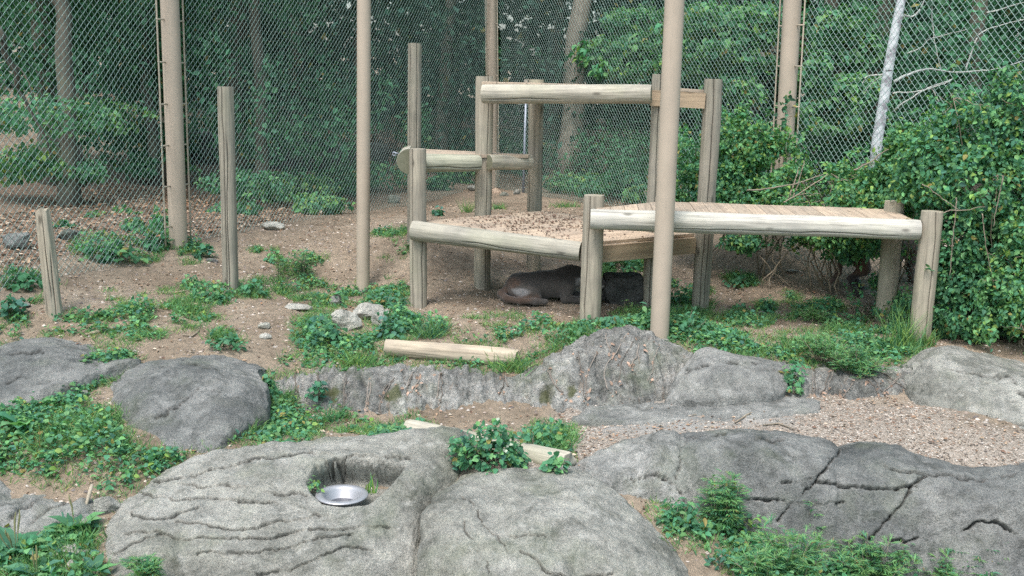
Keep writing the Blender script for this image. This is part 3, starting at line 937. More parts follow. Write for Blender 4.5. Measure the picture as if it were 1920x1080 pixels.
# top deck: a half log in front, boards on top, raw board on the right
half_log(P(906, 176, 11.2), P(1222, 176.5, 10.75), 34.5 * 11.2 / FPX, 34.5 * 10.75 / FPX, tower, 11, checks=((-1.7, .3, .95), (-2.6, 0, .5)))
zt = 2.275
def at_z(px, py, Y, z):
    q = P(px, py, Y); q[2] = z; return q
A0, A1, A2, A3 = at_z(903, 160, 11.38, zt), at_z(1222, 160, 10.93, zt), at_z(1322, 165, 10.99, zt - .02), at_z(1012, 160, 12.35, zt)
deck(A0, A1, A2, A3, 11, .032, tower, 21)
joist(at_z(1222, 165, 10.86, zt - .035), at_z(1323, 165, 10.90, zt - .05), .155, .045, tower, name='edge_board')
# middle deck
B0, B1, B2, B3 = P(783, 414.5, 10.78), P(1094, 456, 10.33), P(1302, 438, 10.93), P(1022, 394.5, 11.75)
half_log(P(774, 432, 10.66), P(1089, 471.5, 10.20), 38 * 10.66 / FPX, 36.5 * 10.2 / FPX, tower, 12, checks=((-1.9, 0, 1), (-2.75, .3, 1), (-2.3, .1, .6)))
deck(B0, B1, B2, B3, 12, .032, tower, 22)
joist(B1 + [0.02, -.02, -.036], B2 + [0, -.02, -.036], .165, .05, tower, name='edge_board')
joist(B0 + [0.02, .05, -.036], B3 + [0, 0, -.036], .14, .045, tower)
joist(B3 + [0, -.06, -.036], B2 + [0, .04, -.036], .14, .045, tower)
# upper left deck: half logs along the front and the left side
C0, C1, C2, C3 = P(768, 288.5, 11.05), P(992, 290.5, 11.6), P(996, 289.3, 11.9), P(764, 277.5, 12.0)
deck(C0, C3, C2, C1, 4, .034, tower, 23)
half_log(P(792, 306, 10.98), P(897, 305.5, 11.32), 35.5 * 11 / FPX, 31 * 11.3 / FPX, tower, 13, mat=wood_mat('mossy_half_log', (0.36, 0.365, 0.29), (0.19, 0.195, 0.14), 0, 1.0, 0.5), checks=((-2.2, 0, 1), (-2.75, 0, 1)))
half_log(P(914, 304.5, 11.36), P(992, 304, 11.75), 29 * 11.4 / FPX, 28 * 11.7 / FPX, tower, 14, checks=((-1.2, .1, .4),))
sl = half_log(P(768, 302.5, 10.78), P(770, 293, 12.3), .262, .25, tower, 15, checks=((-2.6, 0, 1),), flip=True, back=0.02)
sl['label'] = 'half log on the left side, its pale sawn end facing out'
joist(C0 + [.0, .10, -.04], C1 + [0, .30, -.04], .13, .045, tower)
V, F = tube([P(739, 286, 11.0), P(748, 288, 11.0)], .006, 6)
bolt = Bag(); bolt.add(V, F)
th = np.linspace(0, 2 * np.pi, 13)
ring = P(739, 288.5, 11.0) + np.stack([.018 * np.cos(th), 0 * th, .018 * np.sin(th)], -1)
V, F = tube(ring, .0055, 6, False); bolt.add(V, F)
V, F, _ = bolt.get(); part('eye_bolt', V, F, M_GALV, tower)

# ---- the low platform at the right
low = empty('low_platform', P(1420, 600, 10.2), 'low wooden platform with a long white peeled log along its front', 'platform')
ppost(1106, 612, 10.12, 1114, 366, 41, 39, low, 31, checks=[(-2.2, 0, 1)])
ppost(1657, 613, 10.42, 1678, 377, 37, 36, low, 32, checks=[(-0.75, 0, 1)])
ppost(1723, 648, 9.72, 1748, 396, 40, 40, low, 33, checks=[(-1.55, 0, 1)])
half_log(P(1107, 410.5, 9.93), P(1723, 431, 9.72), 40 * 9.93 / FPX, 38.5 * 9.72 / FPX, low, 34, checks=((-1.95, 0, .55), (-1.85, .5, 1), (-2.6, .2, .95)), mat=wood_mat('white_peeled_log', (0.44, 0.435, 0.39), (0.23, 0.225, 0.195), 0, 1.0, 0.2))
D0, D1 = P(1118, 391.5, 9.97), P(1716, 413, 9.78)
D2, D3 = P(1652, 391.5, 10.56), P(1240, 381, 10.62)
# boards square to the front log; the left ones are cut on the slant
n = 22
dirL = (D1 - D0); dirL /= np.linalg.norm(dirL)
per = np.array([-dirL[1], dirL[0], 0])
depth_full = float((D2 - D1) @ per)
W = np.linalg.norm(D1 - D0)
slope_z = (D2[2] - D1[2]) / depth_full
cut = float((D3 - D0) @ dirL)
for i in range(n):
    t0, t1 = i / n * W + .0018, (i + 1) / n * W - .0018
    dp = [min(depth_full, max(0.10, depth_full * (t / cut))) for t in (t0, t1)]
    dz = np.array([0, 0, rng.uniform(-.003, .003)])
    q = [D0 + dirL * t + dz for t in (t0, t1)]
    e = [q[k] + per * dp[k] + np.array([0, 0, slope_z * dp[k]]) for k in (0, 1)]
    board('plank', M_PLANK, q[0], e[0], q[1], e[1], .035, low)
joist(D0 + per * .30 + dirL * .45 + [0, 0, -.04], D1 + per * .30 - dirL * .06 + [0, 0, -.04], .13, .05, low)
joist(D3 + per * -.06 + [0, 0, -.04], D2 + per * -.06 + [0, 0, -.04], .14, .05, low)

# ---- posts that stand alone
ppost(433, 550, 10.9, 423, 162.5, 29, 30, None, 41, checks=[(-1.75, 0, 1), (-1.45, 0, .8), (-2.5, .3, 1)], label='tall grey wooden post standing alone on the dirt in front of the fence', cat='post', name='wooden_post')
ppost(104, 590, 9.6, 80, 389, 31, 23, None, 42, checks=[(-1.5, .3, 1), (-2.4, 0, .4), (-0.9, 0, .7)], chew=1.0, wob=.012, label='short leaning grey post with a ragged top at the left edge', cat='post', name='wooden_post')

def pole(bx, by, tx, ty, Y, dia, zt_, parent, name='pole', zb=None):
    b0, t0 = P(bx, by, Y), P(tx, ty, Y)
    d = (t0 - b0) / (t0 - b0)[2]
    a = b0 + d * ((zb if zb is not None else b0[2]) - b0[2] - .3)
    z = b0 + d * (zt_ - b0[2])
    V, F = tube(np.linspace(a, z, 30), dia / 2, 28)
    if parent is None: return V, F
    return part(name, V, F, M_POLE, parent)

def footed_pole(label, bx, by, tx, ty, Y, dia, zb):
    e = empty('steel_pole', P(bx, by, Y), label, 'pole')
    pole(bx, by, tx, ty, Y, dia, 6.0, e, 'shaft', zb)
    p = np.array(e.location)
    th = np.linspace(0, 1, 5)
    V, F = tube([[p[0], p[1], zb - .05], [p[0], p[1], zb + .012], [p[0], p[1], zb + .02]], [dia * .72, dia * .72, dia * .6], 24)
    part('footing', V, F, M_ROCK_M, e)
    return e
footed_pole('plain tan steel pole standing alone left of the tall climbing platform', 680.5, 545, 682.5, 0, 11.8, .150, float(gz(*P(680.5, 545, 11.8)[:2])))
q = P(1238, 590, 9.6)
footed_pole('thick tan steel pole rising in front of the low platform', 1238, 590, 1265, 0, 9.6, .174, float(gz(q[0], q[1])))

# ------------------------------------------------------------------ chain link fence
CORNER = P(921, 200, 20.2)[:2]
LP = P(327, 230, 12.2)[:2]
RP = P(1480, 160, 12.7)[:2]
fence = empty('chain_link_fence', [CORNER[0], CORNER[1], float(gz(*CORNER))], 'tall chain link fence on tan steel posts around the enclosure, woods behind', 'fence')
def fence_post(bx, by, tx, ty, Y, dia, zb):
    b0 = pole(bx, by, tx, ty, Y, dia, 6.0, fence, 'post', zb)
fence_post(335, 462, 318, 0, 12.2, .204, float(gz(*LP)))
fence_post(925, 352, 921, 0, 20.2, .20, float(gz(*CORNER)))
fence_post(1467, 345, 1486, 0, 12.7, .208, float(gz(*RP)))

def axis_pt(bx, by, tx, ty, Y, z):
    b0, t0 = P(bx, by, Y), P(tx, ty, Y)
    return b0 + (t0 - b0) * ((z - b0[2]) / (t0 - b0)[2])
AX = dict(L=(335, 462, 318, 0, 12.2), C=(925, 352, 921, 0, 20.2), R=(1467, 345, 1486, 0, 12.7))
uL = (CORNER - LP) / np.linalg.norm(CORNER - LP)
uR = (CORNER - RP) / np.linalg.norm(CORNER - RP)
def bars(key, dirs, off):
    for d in dirs:
        zb = float(gz(*axis_pt(*AX[key], .5)[:2])) + .03
        pts = [axis_pt(*AX[key], z) + np.array([d[0], d[1], 0]) * off for z in np.linspace(zb, 5.4, 20)]
        V, F = tube(pts, .010, 6)
        part('tension_bar', V, F, M_BAR, fence)
        for z in np.arange(zb + .22, 4.2, .46):
            p = axis_pt(*AX[key], z)
            bag = Bag()
            V, F = box(p + np.array([d[0], d[1], 0]) * (off - .05), 0.12, .014, .016, np.stack([[d[0], d[1], 0], [-d[1], d[0], 0], [0, 0, 1]], 1)); bag.add(V, F)
            V, F, _ = bag.get()
            part('clip', V, F, M_BAR, fence)
bars('L', [uL, -uL], .215); bars('R', [uR, -uR], .215)
bars('C', [-uL, -uR], .26)

def wire_mesh(p0, u, length, a=.0405, h=.081, r=.0029, seed=0, z1=4.5):
    nk = int(length / a)
    n2 = np.array([-u[1], u[0]])
    k = np.arange(nk)[:, None]
    base = gz(p0[0] + u[0] * k[:, 0] * a, p0[1] + u[1] * k[:, 0] * a)
    nj = int((z1 + .6) / (h / 2)) + 1
    j = np.arange(nj)[None]
    s = (k + ((j + k) % 2)) * a
    z = -0.2 + j * h / 2 + 0 * k
    sp = np.stack([s * 1.3, z * 1.3, np.full_like(s, seed)], -1)
    ds = .013 * fbm(sp, 3, seed); dzv = .012 * fbm(sp, 3, seed + 4); dn = .035 * fbm(sp * .6, 2, seed + 7)
    s2, z2, nn = s + ds, z + dzv, dn + np.where((j + k) % 2, .0028, -.0028)
    X = np.stack([p0[0] + u[0] * s2 + n2[0] * nn, p0[1] + u[1] * s2 + n2[1] * nn, z2], -1)
    keep = (z[:, :-1] > base[:, None] - .02)
    A, Bq = X[:, :-1][keep], X[:, 1:][keep]
    d = Bq - A; L = np.linalg.norm(d, axis=1)[:, None]; d /= L
    A = A - d * .001; Bq = Bq + d * .001
    nv = np.array([n2[0], n2[1], 0]); e1 = np.broadcast_to(nv, d.shape); e2 = np.cross(d, e1)
    ang = np.array([0.5, 0.5 + 2.094, 0.5 + 4.189])
    off = r * (np.cos(ang)[:, None, None] * e1 + np.sin(ang)[:, None, None] * e2)
    V = np.stack([A + off[0], A + off[1], A + off[2], Bq + off[0], Bq + off[1], Bq + off[2]], 1).reshape(-1, 3)
    i = np.arange(len(A))[:, None] * 6
    F = np.concatenate([i + [0, 1, 4, 3], i + [1, 2, 5, 4], i + [2, 0, 3, 5]])
    return V, F
for p0, u, ln, sd in ((LP + uL * .215, uL, np.linalg.norm(CORNER - LP) - .47, 1), (LP - uL * .215, -uL, 5.5, 2),
                      (RP + uR * .215, uR, np.linalg.norm(CORNER - RP) - .47, 3), (RP - uR * .215, -uR, 6.0, 4)):
    V, F = wire_mesh(p0, u, ln, seed=sd)
    o = part('wire_mesh', V, F, M_WIRE, fence)
    o['kind'] = 'stuff'
# thin grey line post behind the platform, on the right run
tt = 1.45
pp = CORNER - uR * tt
V, F = tube([[pp[0], pp[1], float(gz(*pp)) - .2], [pp[0], pp[1], 2.02]], .024, 10)
o = part('line_post', V, F, M_GALV, fence); o['label'] = 'thin blue grey line post on the right run of the fence'
# ------------------------------------------------------------------ leaves
PR_RH = (np.array([[0, 0, 0], [.45, .5, .06], [1, 0, -.06], [.45, -.5, .06]]), [np.array([[0, 1, 2, 3]])])
PR_LEAF = (np.array([[0, 0, 0], [.28, .46, .09], [.3, 0, 0], [.28, -.46, .09], [.68, .36, .04], [.68, 0, -.04], [.68, -.36, .04], [1, 0, -.18]]),
           [np.array([[0, 2, 1], [0, 3, 2], [4, 5, 7], [5, 6, 7]]), np.array([[1, 2, 5, 4], [2, 3, 6, 5]])])
PR_BLADE = (np.array([[0, .5, 0], [0, -.5, 0], [.4, .42, -.03], [.4, -.42, -.03], [.75, .28, -.16], [.75, -.28, -.16], [1, 0, -.36]]),
            [np.array([[4, 5, 6]]), np.array([[0, 1, 3, 2], [2, 3, 5, 4]])])
_a = np.radians([180, 118, 88, 62, 38, 18, 0, -18, -38, -62, -88, -118])
_r = np.array([.12, .36, .52, .34, .62, .46, .72, .46, .62, .34, .52, .36])
PR_LOBE = (np.vstack([np.stack([.3 + _r * np.cos(_a), _r * np.sin(_a) * 1.05, -.14 * _r ** 2 * 2 + .04], -1), [[.3, 0, .03]]]),
           [np.stack([np.arange(12), (np.arange(12) + 1) % 12, np.full(12, 12)], -1)[:, [1, 0, 2]]])

def unit(v): return v / (np.linalg.norm(v, axis=-1)[..., None] + 1e-9)

def leaves(pos, axis, nrm, ln, wd, proto, col, bend=1.0):
    """merge one leaf per row of pos"""
    pos = np.asarray(pos, float); n = len(pos)
    axis = unit(np.asarray(axis, float)); nrm = np.asarray(nrm, float)
    side = unit(np.cross(nrm, axis)); nrm = np.cross(axis, side)
    ln = np.broadcast_to(ln, (n,)).astype(float); wd = np.broadcast_to(wd, (n,)).astype(float)
    T, Fs = proto
    V = (pos[:, None] + axis[:, None] * (T[None, :, :1] * ln[:, None, None]) + side[:, None] * (T[None, :, 1:2] * wd[:, None, None])
         + nrm[:, None] * (T[None, :, 2:] * bend * ln[:, None, None]))
    k = len(T)
    i = (np.arange(n) * k)[:, None]
    F = [(f[None] + i[..., None]).reshape(-1, f.shape[1]) for f in Fs]
    C = np.repeat(np.broadcast_to(np.asarray(col, float), (n, 3)), k, 0)
    return V.reshape(-1, 3), F, C

def merge(*L):
    b = Bag()
    for V, F, C in L: b.add(V, F, C)
    return b.get()

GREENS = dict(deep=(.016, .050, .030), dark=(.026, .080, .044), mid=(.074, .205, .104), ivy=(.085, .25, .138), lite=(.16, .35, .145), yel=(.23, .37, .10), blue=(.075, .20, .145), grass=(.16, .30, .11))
def gcol(n, r, names, wts=None, var=.25):
    b = np.array([GREENS[k] for k in names])
    i = r.choice(len(names), n, p=wts)
    c = b[i]
    c[r.random(n) < .022] = (.27, .24, .085)      # a few yellowed leaves
    return c * (1 + r.uniform(-var, var, (n, 1))) * (1 + r.uniform(-.08, .08, (n, 3)))

def rand_dirs(n, r, up=0.0):
    d = unit(r.normal(size=(n, 3)))
    d[:, 2] += up
    return unit(d)

def blob_leaves(c, rad, n, r, size, cols, proto=PR_LEAF, up=.55, shell=.5, holes=.0, aspect=.62, cw=None, floor=None, seed=0, hs=1.6, var=.3):
    """leaf positions through an ellipsoid volume, denser towards its skin, with gaps"""
    c, rad = np.asarray(c, float), np.asarray(rad, float)
    m = int(n * (1.9 if holes else 1.05)) + 8
    d = unit(r.normal(size=(m, 3)))
    rr = (shell + (1 - shell) * r.random(m)) ** .6
    rr *= 1 + .22 * fbm(d * 2.2 + seed, 3, seed)
    p = c + d * rr[:, None] * rad
    if holes:
        k = fbm(p * hs + seed * 1.7, 3, seed + 9) > holes - .35
        p, d = p[k], d[k]
    if floor is not None:
        k = p[:, 2] > gz(p[:, 0], p[:, 1]) + floor
        p, d = p[k], d[k]
    p, d = p[:n], d[:n]
    n = len(p)
    nr = unit(d * .55 + rand_dirs(n, r) * .75 + [0, 0, up])
    ax = unit(np.cross(nr, rand_dirs(n, r)) + [0, 0, -.35])
    s = size * r.uniform(.55, 1.25, n)
    return leaves(p, ax, nr, s, s * aspect * r.uniform(.8, 1.15, n), proto, gcol(n, r, *( (cols, cw) ), var=var))

def wobbly(a, b, n, amp, r, sag=0.0):
    t = np.linspace(0, 1, n)[:, None]
    p = np.asarray(a) * (1 - t) + np.asarray(b) * t
    o = np.cumsum(r.normal(size=(n, 3)), 0); o -= o[0] + (o[-1] - o[0]) * t
    p = p + o * amp / math.sqrt(n)
    p[:, 2] -= sag * 4 * (t * (1 - t))[:, 0]
    return p

# ------------------------------------------------------------------ woods behind the fence
def tree(name, label, x, y, h, tr, blobs, nleaf, size, cols, seed, group=None, lean=(0, 0), trunk_mat=None, proto=PR_RH, cw=None, holes=.25, limbs=True, cat='tree', up=.5, trunk_pts=None, hs=.9, shell=.35):
    r = np.random.default_rng(seed)
    z0 = float(gz(x, y))
    e = empty(name, (x, y, z0), label, cat, group)
    if trunk_pts is None:
        top = np.array([x + lean[0], y + lean[1], z0 + h])
        tp = wobbly([x, y, z0 - .25], top, 14, tr * 1.3, r)
        rad = tr * np.linspace(1.15, .3, 14); rad[0] *= 1.35; rad[1] *= 1.08
    else:
        tp = np.asarray(trunk_pts, float); rad = tr * np.linspace(1.1, .75, len(tp))
    bag = Bag()
    V, F = tube(tp, rad, 14); bag.add(V, F)
    Vt, Ft, _ = bag.get()
    part('trunk', Vt, Ft, trunk_mat or M_BARK, e)
    L = []
    for bi, (bx, by, bz, rx, ry, rz) in enumerate(blobs):
        c = np.array([bx, by, bz])
        if limbs:
            k = int(np.clip((bz - rz * .6 - z0) / h * 13, 4, 12))
            lp = wobbly(tp[min(k, len(tp) - 1)], c, 8, .12, r)
            V, F = tube(lp, np.linspace(tr * .38, tr * .08, 8), 7)
            part('limb', V, F, trunk_mat or M_BARK, e)
        vol = rx * ry * rz
        L.append((vol, c, (rx, ry, rz)))
    tot = sum(v ** .67 for v, _, _ in L)
    if nleaf:
        G = [blob_leaves(c, rad_, int(nleaf * v ** .67 / tot), r, size, cols, proto, up, shell, holes, .7, cw, .1, seed + i, hs) for i, (v, c, rad_) in enumerate(L)]
        V, F, C = merge(*G)
        o = part('crown', V, F, M_LEAF, e, col=C, smooth=False)
    return e

# trees that stand out
GRP = 'dense trees in the woods behind the fence'
GLAB = 'dense dark green tree in the woods behind the chain link fence'
tb = P(132, 392, 14.6)
tree('tree', 'slim grey brown tree trunk close behind the left run of the fence', tb[0], tb[1], 7, .125,
     [(-5.6, 15.6, 5.2, 1.9, 1.6, 1.3), (-7.2, 15.0, 3.9, 1.5, 1.4, 1.0), (-4.4, 16.8, 4.4, 1.6, 1.4, 1.1)], 9000, .105, ['dark', 'mid', 'ivy'], 201, lean=(-.25, .4), holes=.3, cw=[.35, .4, .25])
tb = P(1068, 345, 22.5)
tree('tree', 'thick pale grey trunk behind the fence right of the corner post', tb[0], tb[1], 10, .235,
     [(1.6, 24.5, 7.6, 3, 2.5, 2), (-.8, 25.0, 6.8, 2.4, 2, 1.6), (3.4, 23.5, 6.4, 2.4, 2, 1.5)], 9000, .16, ['dark', 'mid'], 202, lean=(-.12, .4), trunk_mat=wood_mat('grey_bark', (0.27, 0.245, 0.205), (0.13, 0.115, 0.095), 2, .8, .2), holes=.3, limbs=True)
# birch: white leaning trunk close behind the right run
mb, nt, b = newmat('birch_bark')
w = worldpos(nt)
o_ = objco(nt, (6, 6, 22))
c = ramp(nt, noise_n(nt, o_, 1.0, 4, .6), [(.30, (.08, .075, .08)), (.38, (.46, .50, .52)), (.7, (.60, .64, .65))])
c = mixc(nt, ramp(nt, noise_n(nt, w, 5, 4, .7), [(.5, (0, 0, 0)), (.6, (1, 1, 1))]), c, (.22, .22, .24))
nt.links.new(c, b.inputs['Base Color']); b.inputs['Roughness'].default_value = .7
YB = 13.6
bt = [P(1636, 320, YB), P(1645, 262, YB), P(1657, 190, YB), P(1667, 120, YB), P(1678, 60, YB), P(1690, 0, YB), P(1702, -80, YB), P(1712, -200, YB)]
bt[0][2] = float(gz(*bt[0][:2])) - .2
birch = tree('birch_tree', 'white barked birch trunk leaning behind the right run of the fence', bt[1][0], bt[1][1], 5, .064, [], 0, .1, ['mid'], 203, trunk_pts=bt, trunk_mat=mb)
def bare(e, name, pts, Y, r0, r1, seed, mat=None, amp=.03):
    r = np.random.default_rng(seed)
    q = np.array([P(px, py, Y + dy) for px, py, dy in pts])
    q = catmull(q, 22) + np.cumsum(r.normal(size=(22, 3)), 0) * amp * .12
    V, F = tube(q, np.linspace(r0, r1, 22), 6)
    return part(name, V, F, mat or M_TWIG, e)
M_PALET = wood_mat('pale_twig', (.42, .44, .42), (.22, .23, .22), 0, 1, .1)
for k, (pts, r0) in enumerate([
  ([(1677,153,0),(1700,140,.1),(1740,128,.2),(1785,134,.3)], .017), ([(1785,134,.3),(1830,132,.3),(1880,126,.4),(1935,108,.4)], .011), ([(1674,174,0),(1720,170,.1),(1765,156,.2),(1792,142,.3)], .008),
  ([(1676,208,0),(1700,190,-.1),(1740,165,-.1),(1790,145,0)], .010), ([(1662,140,0),(1640,141,.1),(1626,144,.2),(1615,160,.2)], .011), ([(1660,142,0),(1640,152,.1),(1617,175,.2)], .007),
  ([(1690,25,0),(1712,30,.1),(1730,15,.1),(1738,-20,.1)], .013), ([(1747,-10,.3),(1746,40,.3),(1748,75,.3),(1760,128,.3)], .009), ([(1810,130,.4),(1822,95,.4),(1838,60,.4),(1880,42,.5),(1940,25,.5)], .010),
  ([(1740,75,.5),(1790,62,.5),(1840,52,.5)], .007), ([(1850,25,.6),(1890,15,.6),(1940,5,.6)], .010), ([(1700,100,.3),(1725,88,.3),(1738,72,.4)], .007), ([(1745,165,.2),(1756,185,.2),(1770,215,.2)], .008)]):
    bare(birch, 'branch', pts, YB, r0 * 1.25, r0 * .5, 300 + k, M_PALET)

dl = empty('dead_branch', P(20, 250, 13.0), 'crooked dead grey limb hanging behind the fence in the upper left corner', 'branch')
bare(dl, 'limb', [(-30,20,0),(2,65,0),(6,100,.1),(28,130,.2),(30,160,.3)], 12.6, .045, .03, 331, M_BARK)
bare(dl, 'twig', [(30,160,.3),(60,210,.4),(85,255,.5),(96,290,.6)], 12.6, .022, .012, 332, M_BARK)
bare(dl, 'twig', [(10,110,.2),(45,140,.2),(60,185,.2)], 12.6, .015, .006, 333, M_BARK)
sn = empty('tree_stump', P(145, 345, 14.6), 'short dark rotten stump beside the slim trunk behind the left fence', 'stump')
V, F = tube([P(150, 350, 14.9), P(147, 305, 14.9), P(143, 272, 14.9)], [.10, .085, .075], 12)
part('wood', V, F, M_BARK, sn)

r = np.random.default_rng(55)
spots = []
for yy, nx, xr in ((17.0, 5, (-8.5, -3.2)), (22.5, 8, (-10, 9)), (28, 10, (-13, 13)), (15.5, 3, (4.5, 8.5)), (19.5, 4, (3.2, 9.5))):
    for i in range(nx):
        spots.append((xr[0] + (xr[1] - xr[0]) * (i + .5 + r.uniform(-.3, .3)) / nx, yy + r.uniform(-1, 1)))
for i, (x, y) in enumerate(spots):
    if y < 23.5 and abs(960 + 2000 * x / y - 1072) < 190: x += 2.0 if x > 1.2 else -2.6
    z0 = float(gz(x, y)); far = y > 21
    h = r.uniform(7.5, 11)
    R = r.uniform(1.4, 2.1) * (1.25 if far else .95)
    bl = []
    for k in range(7):
        a = k * 2.4 + r.uniform(0, 1)
        zz = z0 + 1.0 + (k + .4) / 7 * (h - .5)
        rr = R * (.45 if k < 6 else .1)
        bl.append((x + rr * math.cos(a), y + rr * .8 * math.sin(a), zz, R * r.uniform(.75, 1.05), R * .85, R * r.uniform(.5, .72)))
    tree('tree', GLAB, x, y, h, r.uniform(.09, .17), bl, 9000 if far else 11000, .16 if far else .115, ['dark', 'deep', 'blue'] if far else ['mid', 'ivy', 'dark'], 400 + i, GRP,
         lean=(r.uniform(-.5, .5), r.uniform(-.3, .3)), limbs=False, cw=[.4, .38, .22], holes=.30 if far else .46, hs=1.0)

# lighter maple like tree on the right, its sprays lit above the platforms
r = np.random.default_rng(77)
bl = []
for (px, py, Y, rx, rz) in [(1180, 95, 17.0, .85, .30), (1215, 40, 17.2, .7, .28), (1165, 130, 16.6, .45, .18), (1330, 40, 15.5, .95, .30), (1390, 95, 15.0, .95, .28), (1320, 120, 15.2, .7, .24), (1440, 45, 14.8, .7, .3), (1410, 160, 14.6, .6, .2),
                            (1560, 40, 15.0, .55, .3), (1600, 90, 15.0, .6, .3), (1540, 130, 14.6, .6, .28), (1600, 170, 14.6, .6, .25), (1545, 215, 14.4, .6, .25), (1240, 125, 16.0, .35, .15)]:
    q = P(px, py, Y); bl.append((q[0], q[1], q[2], rx, rx * .8, rz))
tree('maple_tree', 'light green broad leaved tree spreading behind the right run of the fence', 4.9, 17.2, 8, .16, bl, 15000, .105, ['ivy', 'lite', 'mid', 'yel'], 501, holes=.32, cw=[.35, .42, .18, .05], proto=PR_LEAF, up=1.0, hs=1.9, shell=.2)

# far woods that read as one dark mass
r = np.random.default_rng(91)
n = 52000
x = r.uniform(-26, 26, n); y = r.uniform(31, 37, n) + .012 * x * x * 0
z = r.power(.8, n) * 13 + .5
p = np.stack([x, y, z], -1)
k = fbm(p * [.55, .2, .55], 3, 12) + .5 * fbm(p * [1.6, .2, 1.6], 2, 14) > -.36
p = p[k]; n = len(p)
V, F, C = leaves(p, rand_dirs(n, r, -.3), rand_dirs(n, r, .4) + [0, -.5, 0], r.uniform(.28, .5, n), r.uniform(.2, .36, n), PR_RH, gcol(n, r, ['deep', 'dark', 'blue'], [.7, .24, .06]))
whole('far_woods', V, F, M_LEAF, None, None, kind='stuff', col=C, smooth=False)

# low brush along the foot of the fence, outside
r = np.random.default_rng(92)
def along(p, u, t, out): return p + u * t + np.array([-u[1], u[0]]) * out
G = []
def brush(px, py, Y, rx, rz, n, cols, size=.07, proto=PR_LEAF, holes=.3, sd=0, cw=None, up=.7):
    q = P(px, py, Y)
    return blob_leaves(q, (rx, rx * .7, rz), n, r, size, cols, proto, up, .25, holes, .7, cw, .0, sd, 2.4)
BR = []
for k, (px, py, Y, rx, rz) in enumerate([(520,222,18.5,.7,.35),(545,240,18.5,.5,.25),(470,345,16.0,.8,.22),(540,352,17.0,.9,.25),(620,335,18.0,.9,.3),(690,325,19.0,.8,.25),(590,385,15.6,.5,.18),(450,390,15.0,.5,.2),(180,440,13.0,.5,.15),(240,400,13.6,.5,.2),(285,425,12.8,.4,.15),(100,430,12.8,.4,.15),
                                          (1090,342,19.0,.8,.2),(1150,350,18.0,.8,.25),(1200,345,17.2,.8,.3),(1225,370,16.2,.5,.2),(775,260,20,.35,.9),(800,335,19.5,.5,.25),(870,325,21,.5,.25),(1040,350,19.5,.5,.2),(110,318,14.9,.8,.22),(40,300,14.6,.7,.3),(300,312,17.5,.7,.22),(60,215,14.0,.9,.3),(190,220,15.5,.8,.3),
  (400,250,23.5,1.4,.5),(560,235,24.5,1.5,.5),(760,250,24.5,1.3,.5),(860,290,24,1.5,.6),(950,300,24,1.4,.5),(1010,290,24,1.5,.6),(1130,290,22.5,1.5,.6),(1200,285,21.5,1.5,.6),(1260,300,20,1.3,.6),(1330,300,18.5,1.2,.6),(1420,290,17,1.1,.6),(1520,280,16,1.1,.6),(1600,270,15.6,1.0,.6),(1700,250,15,1.0,.6),(1800,230,14.6,1.0,.6),(1900,210,14,1.0,.6),(250,262,19,1.2,.4),(330,268,20,1.2,.4)]):
    BR.append(brush(px, py, Y, rx, rz, 900 if rx < 1 else 1500, ['mid', 'ivy', 'dark'] if rx >= 1 else ['mid', 'ivy', 'lite'] if k % 3 else ['ivy', 'lite', 'yel'], .085, sd=600 + k, cw=[.4, .45, .15]))
V, F, C = merge(*BR)
whole('undergrowth', V, F, M_LEAF, None, None, kind='stuff', col=C, smooth=False)
bank = None
r = np.random.default_rng(93)
# brown brush heap behind the fence, left of the corner
n = 5000
q = P(650, 283, 22.6)
d = unit(r.normal(size=(n, 3))); d[:, 2] = np.abs(d[:, 2])
p = q + [0, 0, -.6] + d * [1.9, 1.2, .95] * (1 + .25 * fbm(d * 3, 3, 5))[:, None]
V, F, C = leaves(p, rand_dirs(n, r), d + rand_dirs(n, r) * .6, r.uniform(.1, .22, n), r.uniform(.06, .12, n), PR_RH, np.array([.17, .125, .095]) * r.uniform(.5, 1.5, (n, 1)))
whole('leaf_heap', V, F, M_DRY, 'brown heap of dead leaves and brush behind the left run of the fence', 'leaf heap', col=C, smooth=False)

# low dark bank wall that the brush heap lies behind
a, b_ = P(345, 334, 19.6), P(728, 336, 21.4)
a[2], b_[2] = float(gz(a[0], a[1])), float(gz(b_[0], b_[1]))
L_ = np.linalg.norm(b_ - a); ux = (b_ - a) / L_; uy = np.array([-ux[1], ux[0], 0])
U_, W_ = np.meshgrid(np.linspace(0, L_, 70), np.linspace(0, 1, 26), indexing='ij')
w5 = W_ * 5
prof_y = np.interp(w5, [0, 2, 2.3, 3.2, 3.5, 5], [0, -.02, 0, .35, .38, .40])
prof_z = np.interp(w5, [0, 2, 2.3, 3.2, 3.5, 5], [-.3, .50, .54, .55, .50, -.3])
Q = a + U_[..., None] * ux + prof_y[..., None] * uy + np.stack([0 * U_, 0 * U_, prof_z], -1)
Q = Q + uy * (.05 * fbm(Q * [3, 3, 5], 3, 88))[..., None] + np.stack([0 * U_, 0 * U_, .05 * fbm(Q * 1.5, 2, 89) * (prof_z > .3)], -1)
whole('bank_wall', Q.reshape(-1, 3), gridfaces(70, 26), M_DARKST, 'low dark wall across the woods behind the left fence, brown brush heaped beyond it', 'wall', kind='thing', attrs=dict(crack=np.zeros(70 * 26), moss=np.zeros(70 * 26)))
